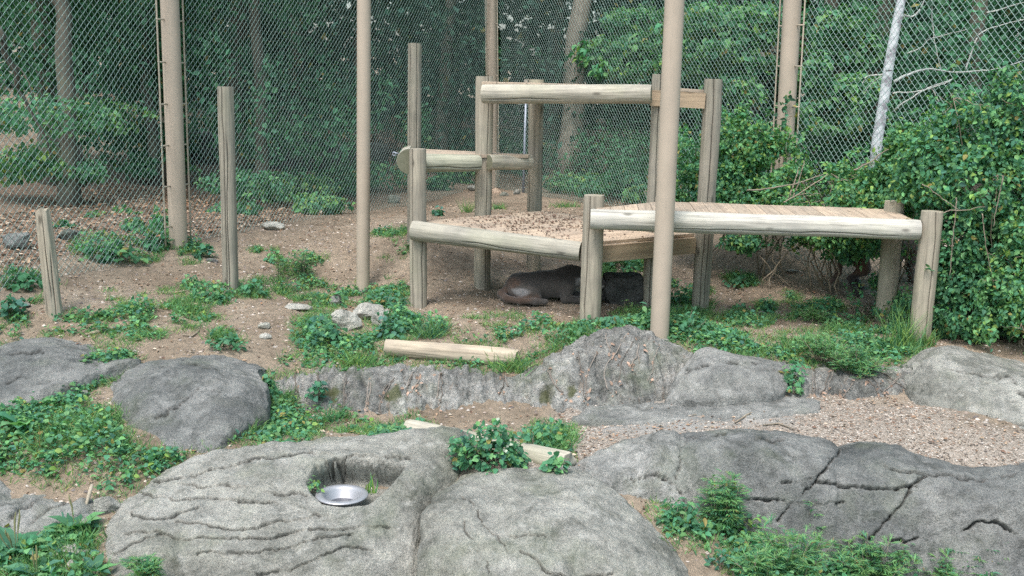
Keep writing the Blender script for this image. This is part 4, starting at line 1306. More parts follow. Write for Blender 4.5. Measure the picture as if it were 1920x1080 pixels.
# ------------------------------------------------------------------ bushes inside the enclosure, right
r = np.random.default_rng(120)
def bush(label, foot, blobs, nleaf, size, cols, cw, seed, stems=6, proto=PR_LEAF, holes=.34, extra=None, group=None, name='bush', floor=.02, hs=2.4, cat='bush'):
    rr = np.random.default_rng(seed)
    nleaf = int(nleaf * 2.0); size *= .74
    f = P(*foot); f[2] = float(gz(f[0], f[1]))
    e = empty(name, f, label, cat, group)
    B = [(P(px, py, Y), (rx, rx * .75 if len(t) == 0 else t[0], rz)) for px, py, Y, rx, rz, *t in blobs]
    vol = [np.prod(b[1]) ** .67 for b in B]
    G = [blob_leaves(c, rad, int(nleaf * v / sum(vol)), rr, size, cols, proto, .6, .3, holes, .66, cw, floor, seed + i, hs, .32) for i, (c, rad) in enumerate(B) for v in [vol[i]]]
    # shoots that stick out of the mass
    for k in range(len(B) * 7):
        c, rad = B[k % len(B)]
        dd = unit(rr.normal(size=3) + [0, -.2, .7])
        a_ = c + dd * np.array(rad) * .7
        q = wobbly(a_, a_ + dd * rr.uniform(.18, .42) + [0, 0, .05], 9, .05, rr, -.02)
        m_ = rr.integers(9, 20)
        t = rr.uniform(0, 8, m_)
        p = np.stack([np.interp(t, np.arange(9), q[:, j]) for j in range(3)], -1)
        sz = size * rr.uniform(.5, 1.2, m_)
        G.append(leaves(p, rand_dirs(m_, rr) + dd * .4, rand_dirs(m_, rr) * .6 + [0, -.1, .9], sz, sz * rr.uniform(.45, .8, m_), proto, gcol(m_, rr, cols, cw)))
    V, F, C = merge(*G)
    part('foliage', V, F, M_LEAF, e, col=C, smooth=False)
    bag = Bag()
    for k in range(stems):
        c, rad = B[k % len(B)]
        a = f + np.append(rr.normal(size=2) * .10, -.05)
        bq = c + rr.normal(size=3) * np.array(rad) * .5
        V, F = tube(wobbly(a, bq, 9, .12, rr, -.03), np.linspace(.011, .003, 9), 5); bag.add(V, F)
        for q in range(2):
            c2 = c + unit(rr.normal(size=3)) * np.array(rad) * .95
            V, F = tube(wobbly(bq, c2, 7, .08, rr), np.linspace(.005, .0018, 7), 4); bag.add(V, F)
    V, F, _ = bag.get()
    part('stems', V, F, M_TWIG, e)
    return e
IV = (['ivy', 'mid', 'lite', 'blue', 'yel'], [.34, .18, .34, .08, .06])
IV2 = (['ivy', 'lite', 'mid', 'yel'], [.28, .44, .14, .14])
bush('dense green bush behind the tall right post of the climbing platform', (1320, 430, 12.2), [(1318, 300, 12.2, .42, .40), (1345, 345, 12.1, .5, .35), (1300, 370, 12.3, .40, .28), (1390, 385, 11.9, .45, .3)], 3600, .075, *IV, 701)
bush('light green bush reaching up the fence post right of the low platform deck', (1440, 440, 12.0), [(1425, 235, 12.15, .40, .30), (1390, 275, 12.1, .45, .36), (1445, 300, 12.0, .45, .35), (1480, 365, 11.8, .5, .32), (1410, 350, 11.9, .5, .36)], 5200, .07, *IV2, 702)
bush('tangled green bush behind the middle of the low deck, with bare stems showing', (1560, 480, 11.5), [(1550, 330, 11.7, .5, .16), (1530, 385, 11.4, .6, .28), (1600, 385, 11.3, .6, .30), (1580, 430, 11.2, .55, .2)], 4300, .075, *IV2, 703, stems=12)
bush('leafy bush with a tall yellow green shoot at the foot of the birch', (1680, 480, 10.9), [(1660, 315, 11.1, .35, .3), (1690, 360, 10.9, .5, .45), (1720, 300, 10.9, .4, .3), (1660, 420, 10.9, .5, .35), (1700, 255, 11.0, .22, .16)], 4600, .075, *IV2, 704)
bush('tall ivy covered bush at the right edge, climbing the fence above the other bushes', (1830, 560, 9.9), [(1800, 210, 10.2, .30, .22), (1850, 250, 10.1, .5, .40), (1920, 210, 10.0, .45, .45), (1770, 320, 10.2, .5, .45), (1870, 360, 9.9, .55, .5), (1950, 340, 9.8, .5, .55)], 8200, .078, *IV, 705, stems=10)
bush('broad dark green bush behind the right front post of the low platform', (1800, 620, 9.95), [(1800, 440, 10.0, .42, .40), (1860, 480, 9.9, .5, .42), (1790, 545, 9.95, .36, .40), (1845, 590, 9.75, .42, .30), (1770, 610, 9.95, .25, .25)], 7200, .074, ['ivy', 'mid', 'dark', 'lite'], [.42, .28, .05, .25], 706, stems=9)
bush('bright leafy bush cut off by the right edge, above the whitish boulder', (1930, 640, 9.35), [(1930, 450, 9.6, .40, .40), (1920, 540, 9.5, .42, .42), (1910, 620, 9.4, .40, .30), (1960, 590, 9.3, .4, .4)], 5600, .072, *IV2, 707)
bush('drooping leafy branches hanging under the middle of the low deck', (1440, 520, 11.6), [(1395, 450, 11.7, .28, .14), (1450, 455, 11.6, .36, .17), (1530, 460, 11.4, .34, .13), (1580, 470, 11.15, .26, .14), (1640, 505, 10.9, .22, .25), (1655, 455, 10.8, .25, .2)], 2600, .07, *IV, 708, stems=3, floor=.12)
bush('low weedy shrub between the two right posts of the low platform', (1640, 590, 10.6), [(1640, 560, 10.7, .22, .15), (1690, 585, 10.4, .28, .22), (1610, 585, 10.6, .2, .08), (1700, 630, 9.95, .24, .14)], 1500, .06, *IV, 709, stems=5)
bush('leafy bush just beyond the right edge of the picture, along the fence', (2120, 640, 9.2), [(2080, 400, 9.5, .5, .5), (2100, 530, 9.3, .5, .5), (2200, 480, 9.0, .5, .55), (2190, 600, 8.9, .5, .4)], 5600, .078, *IV, 710)
# bare stems and vines through the bushes
dv = empty('dead_vine', P(1430, 350, 11.2), 'pale bare vine stems arching over the bushes behind the low deck', 'vine')
for k, (pts, r0) in enumerate([([(1400,357,0),(1450,352,-.1),(1500,342,-.1),(1545,326,0)], .009), ([(1478,372,0),(1490,345,0),(1503,310,.05)], .010), ([(1487,372,0),(1497,345,0),(1512,305,.05)], .008), ([(1600,320,-.2),(1640,300,-.2),(1668,282,-.2)], .009),
                               ([(1470,380,-.1),(1510,360,-.1),(1560,330,-.1)], .007)]):
    bare(dv, 'stem', pts, 11.05, r0, r0 * .6, 350 + k, M_TWIG)
dv = empty('dead_vine', P(1780, 380, 9.5), 'thin pale stems crossing the broad bush beside the right front post', 'vine')
for k, (pts, r0) in enumerate([([(1728,345,0),(1760,365,0),(1795,390,-.05)], .005), ([(1765,398,0),(1800,390,0),(1845,385,.05)], .005), ([(1794,372,0),(1790,420,0),(1786,520,0)], .006), ([(1842,400,0),(1850,450,0),(1864,530,.05)], .005), ([(1880,330,0),(1870,380,0),(1862,430,0)], .006)]):
    bare(dv, 'stem', pts, 9.42, r0, r0 * .6, 360 + k, M_TWIG)
# leaves climbing the right fence post
r = np.random.default_rng(130)
pts = np.array([P(1470 + 5 * math.sin(t * 3), 345 - t * 165, 12.52) for t in np.linspace(0, 1, 46)])
pts += r.normal(size=pts.shape) * [.07, .02, .04]
V, F, C = leaves(pts, rand_dirs(46, r, -.3), rand_dirs(46, r) * .4 + [0, -1, .2], r.uniform(.05, .10, 46), r.uniform(.035, .06, 46), PR_LEAF, gcol(46, r, ['dark', 'mid', 'ivy']))
V2, F2 = tube(P(np.linspace(1468, 1474, 9), np.linspace(350, 180, 9), 12.57), .006, 5)
V, F, C = merge((V, F, C), (V2, F2, np.full(V2.shape, .1)))
whole('climbing_vine', V, F, M_LEAF, 'dark leafy vine climbing the tan fence post above the bushes', 'vine', col=C, smooth=False)

# ------------------------------------------------------------------ ground cover
def gmask(polys, px, py, n):
    m = np.full(px.shape, -99.0)
    for pl in polys:
        d = dseg(px, py, pl, True) * np.where(inpoly(px, py, pl), 1, -1)
        m = np.maximum(m, d)
    return m + 16 * n
CARPET = [
 [(545,640),(560,612),(610,602),(640,625),(725,615),(745,590),(780,605),(830,610),(832,632),(735,642),(712,660),(960,676),(1020,648),(1062,632),(1095,612),(1120,618),(1060,655),(1012,688),(960,706),(880,700),(800,694),(640,690),(565,690)],
 [(870,640),(880,615),(960,610),(1000,625),(990,648),(975,650)],
 [(-80,730),(20,752),(105,715),(160,690),(245,665),(232,690),(165,735),(140,770),(225,780),(240,825),(330,845),(420,818),(490,782),(500,720),(540,760),(560,790),(590,800),(600,825),(500,842),(400,852),(320,880),(280,905),(235,935),(160,915),(60,905),(-80,900)],
 [(85,592),(200,562),(250,572),(372,572),(376,600),(300,606),(200,625),(150,612),(20,640),(-40,640),(-40,615)],
 [(1128,620),(1180,595),(1240,588),(1330,596),(1360,630),(1500,640),(1620,632),(1690,610),(1726,640),(1716,680),(1640,690),(1480,692),(1330,668),(1250,640)],
 [(-60,965),(40,1000),(110,985),(170,1000),(175,1040),(215,1080),(215,1120),(-60,1120)],
 [(1228,960),(1290,955),(1320,985),(1420,1000),(1470,985),(1540,1000),(1600,990),(1690,1020),(1740,1060),(1820,1030),(1930,1035),(1930,1130),(1400,1130),(1360,1040),(1300,1015),(1250,1000)],
 [(690,800),(790,805),(800,830),(700,838)],
 [(1000,800),(1060,810),(1060,850),(1010,850)],
]
PATCH = [(190,465,50,22),(265,465,45,20),(300,440,30,15),(60,530,45,20),(25,600,30,20),(400,555,50,16),(470,545,42,16),(355,470,30,18),(565,500,40,18),(515,478,16,8),(610,565,50,14),(720,555,55,22),(640,555,45,15),(420,645,32,22),(270,630,45,14),(200,470,30,14),
         (700,410,28,10),(735,430,40,14),(745,470,30,18),(640,420,45,12),(940,388,22,7),(870,385,22,12),(1060,385,40,7),(820,400,18,9),(1390,525,34,10),(1440,575,24,10),(1530,585,45,18),(1300,560,38,24),(1400,600,45,14),(1270,540,25,14),(1180,500,55,22),(1480,560,22,9),(1590,610,40,14),
         (545,540,34,12),(590,530,22,10),(1010,612,35,14),(950,625,45,12),(330,600,60,18),(250,590,50,18),(140,620,45,12),(540,680,30,12),(60,560,20,8),(640,790,60,18),(560,770,45,16),(480,470,10,6),(360,540,30,10),(110,770,70,26)]
def ground_samples(n, r, x0=-5.4, x1=6.2, y0=5.35, y1=13.2):
    x = r.uniform(x0, x1, n); y = r.uniform(y0, y1, n)
    z = gz(x, y)
    p = np.stack([x, y, z], -1)
    px, py = proj(p)
    k = (px > -300) & (px < 2300) & (py > 300) & (py < 1130)
    return p[k], px[k], py[k]
r = np.random.default_rng(140)
p, px, py = ground_samples(430000, r)
nz = fbm(p * [2.6, 2.6, 0], 3, 61)
mask = gmask(CARPET, px, py, nz)
pm = np.full(len(p), -9.0)
nz2 = fbm(p * [5, 5, 0], 3, 66)
for (cx, cy, rx, ry) in PATCH:
    pm = np.maximum(pm, 1 - np.hypot((px - cx) / rx, (py - cy) / ry) + .45 * nz2)
dens = np.where(mask > 0, np.clip(.45 + mask / 30, 0, 1) * (0.35 + .65 * (nz2 > -.35)), 0)
SPARSE = [(-80,560),(200,545),(380,560),(400,612),(200,640),(-80,650)], [(860,600),(1000,600),(1000,660),(860,640)], [(1330,560),(1720,560),(1720,640),(1500,640),(1340,612)]
nz4 = fbm(p * [6.5, 6.5, 0], 3, 71)
for sp in SPARSE:
    k_ = inpoly(px, py, sp)
    dens = np.where(k_, dens * (nz4 > .26) * .8, dens)
dens = np.maximum(dens, np.where((pm > .1) & (nz4 > -.25), .7, 0))
keep = r.random(len(p)) < dens * .72
lp = p[keep]; lm = np.maximum(mask[keep], pm[keep] * 30)
n = len(lp)
hh = np.clip(.035 + .065 * (.5 + fbm(lp * [3.5, 3.5, 0], 3, 63)), .015, .15) * np.clip(.5 + lm / 30, .5, 1.2)
lp = lp + np.stack([0 * hh, 0 * hh, hh * r.uniform(.2, 1.1, n)], -1)
isg = (fbm(lp * [1.9, 1.9, 0], 2, 64) > .38) & (r.random(n) < .6)
c1 = gcol(n, r, ['ivy', 'mid', 'lite', 'blue', 'yel'], [.38, .17, .33, .07, .05], .3)
sz = r.uniform(.018, .046, n) * np.clip(1.25 - (lp[:, 1] - 7) * .03, .9, 1.3)
br = ~isg
A1 = leaves(lp[br], rand_dirs(br.sum(), r, -.1) * [1, 1, .5], rand_dirs(br.sum(), r) * .55 + [0, -.15, 1], sz[br], sz[br] * r.uniform(.6, .95, br.sum()), PR_LEAF, c1[br])
gi = np.where(isg)[0]; gi = np.repeat(gi, 3)
gp = lp[gi] + r.normal(size=(len(gi), 3)) * [.03, .03, 0]
gp[:, 2] = gz(gp[:, 0], gp[:, 1])
A2 = leaves(gp, rand_dirs(len(gi), r) * [1, 1, .3] * .8 + [0, 0, .75], rand_dirs(len(gi), r), r.uniform(.05, .14, len(gi)), r.uniform(.004, .009, len(gi)), PR_BLADE, gcol(len(gi), r, ['grass', 'lite', 'mid'], [.5, .25, .25]))
V, F, C = merge(A1)
whole('ground_ivy', V, F, M_LEAF, None, None, kind='stuff', col=C, smooth=False)
# thin short grass here and there too
ks = np.zeros(len(p), bool)
for sp in SPARSE: ks |= inpoly(px, py, sp)
gm = (mask > -14) & (~ks | (nz4 > .33)) & (r.random(len(p)) < .20) | (pm > -.25) & (nz4 > -.1) & (r.random(len(p)) < .25)
q = p[gm]; q = np.repeat(q, 3, 0) + r.normal(size=(3 * len(q), 3)) * [.025, .025, 0]
A3 = leaves(q, rand_dirs(len(q), r) * [1, 1, .3] * .9 + [0, 0, .7], rand_dirs(len(q), r), r.uniform(.025, .09, len(q)), r.uniform(.003, .007, len(q)), PR_BLADE, gcol(len(q), r, ['grass', 'lite', 'yel', 'mid'], [.4, .2, .2, .2]))
V, F, C = merge(A2, A3)
whole('grass', V, F, M_LEAF, None, None, kind='stuff', col=C, smooth=False)

# dead leaves, chips and pebbles
r = np.random.default_rng(150)
p, px, py = ground_samples(64000, r, -6.5, 6.5, 5.35, 17)
nzz = fbm(p * [1.7, 1.7, 0], 3, 67)
lit = inpoly(px, py, LITTER)
ing = inpoly(px, py, GRAVEL)
pr = np.where(lit, .8, np.where(ing, .42, .30 + .25 * nzz))
k = r.random(len(p)) < pr * .75
q = p[k]; n = len(q); lk = lit[k]
s = np.where(lk, r.uniform(.04, .10, n), r.uniform(.015, .05, n))
browns = np.array([[.22, .15, .10], [.30, .21, .14], [.14, .09, .065], [.38, .29, .20], [.26, .14, .08], [.42, .36, .28]])
C0 = browns[r.choice(6, n, p=[.27, .22, .2, .14, .05, .12])] * r.uniform(.7, 1.25, (n, 1))
V, F, C = leaves(q + np.stack([0 * s, 0 * s, s * .12 + .004], -1), rand_dirs(n, r) * [1, 1, .25], rand_dirs(n, r) * .5 + [0, 0, 1], s, s * r.uniform(.3, .7, n), PR_RH, C0)
whole('dead_leaves', V, F, M_DRY, None, None, kind='stuff', col=C, smooth=False)

PEB = np.array([[0, 0, 1], [1, 0, 0], [.3, .95, 0], [-.8, .6, 0], [-.8, -.6, 0], [.3, -.95, 0], [0, 0, -.6]])
PEBF = np.array([[0, 1, 2], [0, 2, 3], [0, 3, 4], [0, 4, 5], [0, 5, 1], [6, 2, 1], [6, 3, 2], [6, 4, 3], [6, 5, 4], [6, 1, 5]])[:5]
def pebbles(p, s, col, r):
    n = len(p)
    a = r.uniform(0, 6.28, n); ca, sa = np.cos(a), np.sin(a)
    T = PEB[:6] * r.uniform(.65, 1.3, (n, 6, 3)) * np.stack([s, s * .75, s * .5], -1)[:, None]
    X = T[..., 0] * ca[:, None] - T[..., 1] * sa[:, None]; Y = T[..., 0] * sa[:, None] + T[..., 1] * ca[:, None]
    V = np.stack([X, Y, T[..., 2]], -1) + p[:, None]
    F = (PEBF[None] + (np.arange(n) * 6)[:, None, None]).reshape(-1, 3)
    return V.reshape(-1, 3), [F], np.repeat(col, 6, 0)
r = np.random.default_rng(160)
p, px, py = ground_samples(150000, r, -5, 5.3, 6.3, 9.2)
gg = inpoly(px, py, GRAVEL)
cc = inpoly(px, py, CONCRETE)
nzz = fbm(p * [4, 4, 0], 3, 68)
k = gg & (r.random(len(p)) < np.where(cc, .13, .5) * (1 + .6 * nzz))
q = p[k]; n = len(q)
tones = np.array([[.33, .295, .245], [.26, .215, .17], [.45, .42, .37], [.17, .145, .12], [.26, .18, .13], [.115, .10, .09]])
C0 = tones[r.choice(6, n, p=[.26, .24, .16, .16, .1, .08])] * r.uniform(.75, 1.2, (n, 1))
V, F, C = pebbles(q + [0, 0, .002], r.uniform(.005, .013, n), C0, r)
whole('gravel', V, F, M_PEBBLE, None, None, kind='stuff', col=C, smooth=False)
p, px, py = ground_samples(60000, r, -5.3, 5.3, 5.4, 14)
nzz = fbm(p * [2.2, 2.2, 0], 3, 69)
k = (~inpoly(px, py, GRAVEL)) & (r.random(len(p)) < .22 * (1 + 1.2 * nzz))
q = p[k]; n = len(q)
tones = np.array([[.40, .37, .33], [.30, .25, .21], [.22, .18, .15], [.47, .42, .36], [.17, .15, .14]])
C0 = tones[r.choice(5, n)] * r.uniform(.75, 1.2, (n, 1))
V, F, C = pebbles(q, r.uniform(.005, .022, n) * r.uniform(.6, 1.3, n), C0, r)
whole('pebbles', V, F, M_PEBBLE, None, None, kind='stuff', col=C, smooth=False)

# dead leaves lying on the middle deck
r = np.random.default_rng(170)
n = 2100
a, b2 = r.random(n), r.random(n)
pd = B0 + (B1 - B0) * a[:, None] + (B3 - B0) * b2[:, None] + (B2 - B1 - B3 + B0) * (a * b2)[:, None]
dpx, dpy = proj(pd)
w_ = np.exp(-((dpx - 1010) / 120) ** 2 - ((dpy - 415) / 16) ** 2) * 1.2 + .10 + .25 * (dpx > 1080) * (dpy < 425)
w_ *= 1 + .6 * fbm(pd * 6, 2, 3)
k = r.random(n) < w_
pd = pd[k]; n = len(pd)
s = r.uniform(.014, .036, n)
db = np.array([[.15, .095, .075], [.20, .135, .10], [.075, .05, .042], [.27, .20, .145]])
V, F, C = leaves(pd + np.stack([0 * s, 0 * s, .004 + s * .12], -1), rand_dirs(n, r) * [1, 1, .2], rand_dirs(n, r) * .45 + [0, 0, .8], s, s * r.uniform(.4, .8, n), PR_LEAF, db[r.choice(4, n)] * r.uniform(.7, 1.3, (n, 1)), 1.6)
whole('fallen_leaves', V, F, M_DRY, None, None, kind='stuff', col=C, smooth=False)
# ------------------------------------------------------------------ single plants
def leafy_plant(label, px, py, wpx, hpx, n, size, cols, cw, seed, proto=PR_LEAF, name='weed', cat='weed', foot=None, holes=.0, group=None, stems=7, aspect=.75, Y=None, blossom=0):
    r = np.random.default_rng(seed)
    f = hit(px, py)[0] if Y is None else P(px, py, Y)
    k = f[1] / FPX
    W, Hh = wpx * k, hpx * k
    e = empty(name, f, label, cat, group)
    d = unit(r.normal(size=(n, 3))); d[:, 2] = np.abs(d[:, 2])
    rr = r.uniform(.35, 1, n) ** .5
    p = f + d * rr[:, None] * [W / 2, W * .38, Hh] * (1 + .42 * fbm(d * 2.3, 3, seed))[:, None]
    s = size * r.uniform(.6, 1.25, n)
    nr = unit(d * .5 + rand_dirs(n, r) * .5 + [0, -.25, .7])
    ax = unit(d * [1, 1, .15] + rand_dirs(n, r) * .7 + [0, 0, -.25])
    V, F, C = leaves(p - ax * s[:, None] * .5, ax, nr, s, s * aspect * r.uniform(.8, 1.15, n), proto, gcol(n, r, cols, cw))
    part('foliage', V, F, M_LEAF, e, col=C, smooth=False)
    bag = Bag()
    for i in range(stems):
        q = p[r.integers(n)]
        V, F = tube(wobbly(f + [r.normal() * W * .06, r.normal() * W * .04, -.02], q, 6, .02, r, -.01), np.linspace(.004, .0015, 6), 4); bag.add(V, F)
    V, F, _ = bag.get(); part('stems', V, F, M_TWIG, e)
    if blossom:
        q = p[(p[:, 1] < f[1]) & (p[:, 2] > f[2] + Hh * .45)][:blossom]
        m_ = len(q)
        if m_:
            V, F, C = leaves(q + [0, -.03, .02], rand_dirs(m_, r), rand_dirs(m_, r) * .5 + [0, -.6, .6], r.uniform(.022, .04, m_), r.uniform(.018, .03, m_), PR_LEAF, np.array([.50, .56, .46]) * r.uniform(.8, 1.1, (m_, 1)))
            part('pale_leaves', V, F, M_LEAF, e, col=C, smooth=False)
    return e

def feathery(label, px, py, wpx, hpx, nst, seed, cols=(['grass', 'mid', 'lite', 'ivy'], [.3, .25, .25, .2]), name='feathery_weed', Y=None, ll=.075, dens=1.0, droop=0.0, group=None):
    """many stems set with narrow cut leaves"""
    r = np.random.default_rng(seed)
    f = hit(px, py)[0] if Y is None else P(px, py, Y)
    k = f[1] / FPX
    W, Hh = wpx * k, hpx * k
    e = empty(name, f, label, 'weed', group)
    bag, L = Bag(), []
    for i in range(nst):
        a = r.uniform(0, 6.28); rad = math.sqrt(r.random())
        top = f + np.array([math.cos(a) * rad * W * .5, math.sin(a) * rad * W * .32, Hh * (1 - .35 * rad ** 2) * r.uniform(.75, 1.05) - droop * rad * Hh])
        st = wobbly(f + [math.cos(a) * rad * W * .13, math.sin(a) * rad * W * .1, -.02], top, 10, .025, r, -.015)
        V, F = tube(st, np.linspace(.0035, .0012, 10), 4); bag.add(V, F)
        nl = int(16 * dens)
        t = np.sort(r.uniform(.18, 1, nl))
        p = np.stack([np.interp(t * 9, np.arange(10), st[:, c]) for c in range(3)], -1)
        out = rand_dirs(nl, r) * [1, 1, .35] + [0, 0, .25]
        ln = ll * (1.15 - .55 * t) * r.uniform(.8, 1.5, nl)
        for sgn, sc, fr in ((0, 1, 0), (1, .6, .35), (-1, .6, .35), (1, .45, .6), (-1, .45, .6)):
            o = unit(out); sd = unit(np.cross(o, [0, 0, 1.0]))
            ax = o + sgn * sd * .8
            L.append((p + o * (ln * fr)[:, None], ax, rand_dirs(nl, r) * .35 + [0, -.1, 1], ln * sc, ln * sc * .15, gcol(nl, r, *cols)))
    cat_ = [np.concatenate([l[j] for l in L]) for j in range(6)]
    V, F, C = leaves(cat_[0], cat_[1], cat_[2], cat_[3], cat_[4], PR_RH, cat_[5])
    part('foliage', V, F, M_LEAF, e, col=C, smooth=False)
    V, F, _ = bag.get(); part('stems', V, F, M_TWIG, e)
    return e

def rosette(label, px, py, wpx, n, seed, cols=(['ivy', 'lite', 'blue'], [.45, .3, .25]), Y=None, spikes=0, rise=.45, name='broad_leaved_weed'):
    r = np.random.default_rng(seed)
    f = hit(px, py)[0] if Y is None else P(px, py, Y)
    W = wpx * f[1] / FPX
    e = empty(name, f, label, 'weed')
    a = np.arange(n) * 2.4 + r.uniform(0, .5, n)
    ax = np.stack([np.cos(a), np.sin(a), r.uniform(.1, 1.0, n) * rise * 2], -1)
    ln = W * .5 * r.uniform(.65, 1.1, n)
    V, F, C = leaves(f + unit(ax) * ln[:, None] * .22 + [0, 0, .015], ax, np.broadcast_to([0., 0, 1], (n, 3)), ln, ln * r.uniform(.5, .75, n), PR_LEAF, gcol(n, r, *cols))
    # each broad leaf carries its own stalk
    part('foliage', V, F, M_LEAF, e, col=C, smooth=False)
    bag = Bag()
    for i in range(n):
        V, F = tube([f + [0, 0, -.01], f + unit(ax)[i] * ln[i] * .28 + [0, 0, .012]], .0028, 4); bag.add(V, F)
    for i in range(spikes):
        t = f + [r.normal() * W * .12, r.normal() * W * .08, W * r.uniform(.45, .75)]
        st = wobbly(f, t, 7, .01, r)
        V, F = tube(st, np.array([.002, .002, .002, .003, .006, .006, .002]), 6); bag.add(V, F)
    V, F, _ = bag.get(); part('stems', V, F, M_TWIG if not spikes else M_SPIKE, e)
    return e
M_SPIKE = plain('green_brown_stalk', (.16, .17, .08), .8)

def grass_tuft(label, px, py, wpx, hpx, n, seed, Y=None, cols=(['grass', 'lite', 'mid', 'yel'], [.45, .2, .2, .15]), wd=.008, name='grass_tuft', spread=.5, group=None):
    r = np.random.default_rng(seed)
    f = hit(px, py)[0] if Y is None else P(px, py, Y)
    k = f[1] / FPX
    W, Hh = wpx * k, hpx * k
    b = f + r.normal(size=(n, 3)) * [W * .16, W * .1, 0]
    ax = rand_dirs(n, r) * [1, 1, .2] * spread + [0, 0, .9]
    V, F, C = leaves(b, ax, rand_dirs(n, r) * [1, 1, .2], Hh * r.uniform(.5, 1.15, n), wd * r.uniform(.6, 1.3, n), PR_BLADE, gcol(n, r, *cols))
    return whole(name, V, F, M_LEAF, label, 'grass tuft', group, col=C, smooth=False)

leafy_plant('big bushy plant with pale blossoms covering the middle of the lower log', 925, 872, 165, 74, 820, .05, ['ivy', 'mid', 'blue', 'lite'], [.4, .2, .15, .25], 801, name='bushy_plant', cat='plant', stems=12, aspect=.75, blossom=18)
leafy_plant('sparse trailing weed on the gravel just behind the lower log', 1010, 840, 95, 45, 110, .05, ['ivy', 'mid', 'lite'], [.5, .3, .2], 802)
leafy_plant('small round leaved weed at the right end of the lower log', 1045, 880, 60, 26, 45, .055, ['ivy', 'lite'], [.6, .4], 803, aspect=.95, Y=6.72)
FC = (['lite', 'grass', 'ivy', 'mid'], [.35, .3, .2, .15])
feathery('tall feathery green weed standing against the dark cracked boulder', 1356, 992, 112, 128, 20, 811, ll=.10, cols=FC)
feathery('wide feathery weed at the bottom of the picture below the diagonal cracks', 1475, 1092, 190, 125, 30, 812, ll=.10, cols=FC)
feathery('feathery weed in the bottom right foreground, right of the wide one', 1640, 1100, 180, 110, 28, 813, ll=.095, cols=FC)
feathery('short feathery weed below the second diagonal crack', 1590, 1062, 100, 75, 16, 814, ll=.09, cols=FC)
feathery('feathery weed at the bottom edge between the tall weed and the wide one', 1420, 1100, 120, 80, 16, 822, ll=.09, cols=FC)
feathery('sparse feathery weed under the right end of the dark cracked boulder', 1745, 1098, 130, 70, 14, 823, ll=.09, cols=FC)
leafy_plant('bright yellow green leafy weed between the tall feathery weed and the soil', 1395, 1020, 110, 50, 150, .06, ['lite', 'yel', 'ivy'], [.5, .25, .25], 815, aspect=.6)
leafy_plant('leafy weed growing beside the front boulder, under the rough small boulder', 1275, 985, 100, 50, 160, .055, ['ivy', 'mid', 'lite'], [.5, .3, .2], 816, aspect=.5)
leafy_plant('small bluish weed on the bare soil right of the front boulder', 1352, 1062, 60, 32, 60, .045, ['blue', 'ivy'], [.6, .4], 817, aspect=.5)
feathery('thin upright weed with drooping narrow leaves growing before the first crack', 1508, 1040, 60, 130, 3, 818, ll=.12, dens=.7)
feathery('long stemmed weed with narrow leaves at the bottom right corner', 1825, 1080, 120, 90, 7, 819, ll=.14, dens=.8)
leafy_plant('leafy weed cut off by the bottom right corner', 1905, 1085, 80, 60, 120, .06, ['mid', 'ivy'], None, 820, aspect=.5)
rosette('broad leaved weed with big spoon shaped leaves beside the low rough boulder', 142, 1000, 112, 16, 831, spikes=1)
rosette('broad leaved weed with seed spikes at the bottom left corner', 30, 1045, 130, 18, 832, spikes=5)
rosette('flat broad leaved weed at the bottom edge left of the bowl boulder', 178, 1078, 76, 12, 833)
rosette('broad leaved weed cut off by the bottom left edge', 70, 1085, 105, 14, 834, spikes=2)
rosette('pale broad leaved plant in the ivy at the left edge', 45, 805, 110, 11, 835, cols=(['lite', 'ivy'], [.5, .5]))
feathery('feathery weed spilling over the short stretch of low rock wall', 1600, 700, 150, 62, 30, 841, Y=8.72, ll=.085, droop=.45)
leafy_plant('ivy trailing down between the smooth boulder and the short wall', 1487, 715, 48, 42, 90, .055, ['ivy', 'mid', 'lite'], [.5, .3, .2], 842, Y=8.5, proto=PR_LOBE)
leafy_plant('ivy lower down the wall beside the smooth boulder', 1490, 735, 34, 22, 40, .05, ['ivy', 'lite'], None, 843, Y=8.42, proto=PR_LOBE)
feathery('pale green feathery weed on the edge above the smooth boulder', 1545, 672, 140, 50, 24, 844, cols=(['lite', 'grass', 'ivy'], [.45, .35, .2]), Y=9.0)
grass_tuft('tall seeding grass tuft against the right front post of the low platform', 1692, 655, 90, 95, 130, 845)
grass_tuft('small grass tuft right of the seeding grass beside the post', 1740, 650, 50, 40, 60, 846)
leafy_plant('leafy plant with pointed leaflets at the foot of the thick tan pole', 1225, 615, 95, 42, 120, .07, ['ivy', 'lite', 'mid'], [.4, .4, .2], 851, aspect=.55)
leafy_plant('dark leafy plant behind the rock wall hump, right of the pole', 1300, 625, 90, 42, 120, .065, ['ivy', 'mid'], None, 852, aspect=.55)
leafy_plant('round leaved plant on top of the rock wall hump', 1148, 612, 45, 22, 36, .07, ['blue', 'ivy'], None, 853, aspect=.9)
feathery('thin sapling twig with a few leaves in front of the dark block', 1172, 590, 50, 40, 2, 854, cols=(['lite', 'yel'], [.6, .4]), dens=.5)
leafy_plant('green weed clump left of the pale broken rock', 600, 640, 110, 40, 190, .06, ['ivy', 'blue', 'mid', 'lite'], [.35, .25, .2, .2], 861, aspect=.9, proto=PR_LOBE)
leafy_plant('weed clump against the right side of the pale broken rock', 735, 630, 70, 42, 110, .06, ['blue', 'ivy', 'mid'], None, 862, aspect=.8)
grass_tuft('wide dark grass tuft right of the pale broken rock', 805, 632, 95, 42, 150, 863, cols=(['blue', 'mid', 'grass'], [.3, .3, .4]), spread=.9)
grass_tuft('grass tuft on the edge of the low rock wall below the pale rock', 665, 685, 90, 40, 120, 864, cols=(['grass', 'yel', 'lite'], [.5, .25, .25]), spread=1.0)
grass_tuft('grass tuft hanging over the wall at the end of the upper log', 960, 695, 130, 42, 200, 865, spread=1.0)
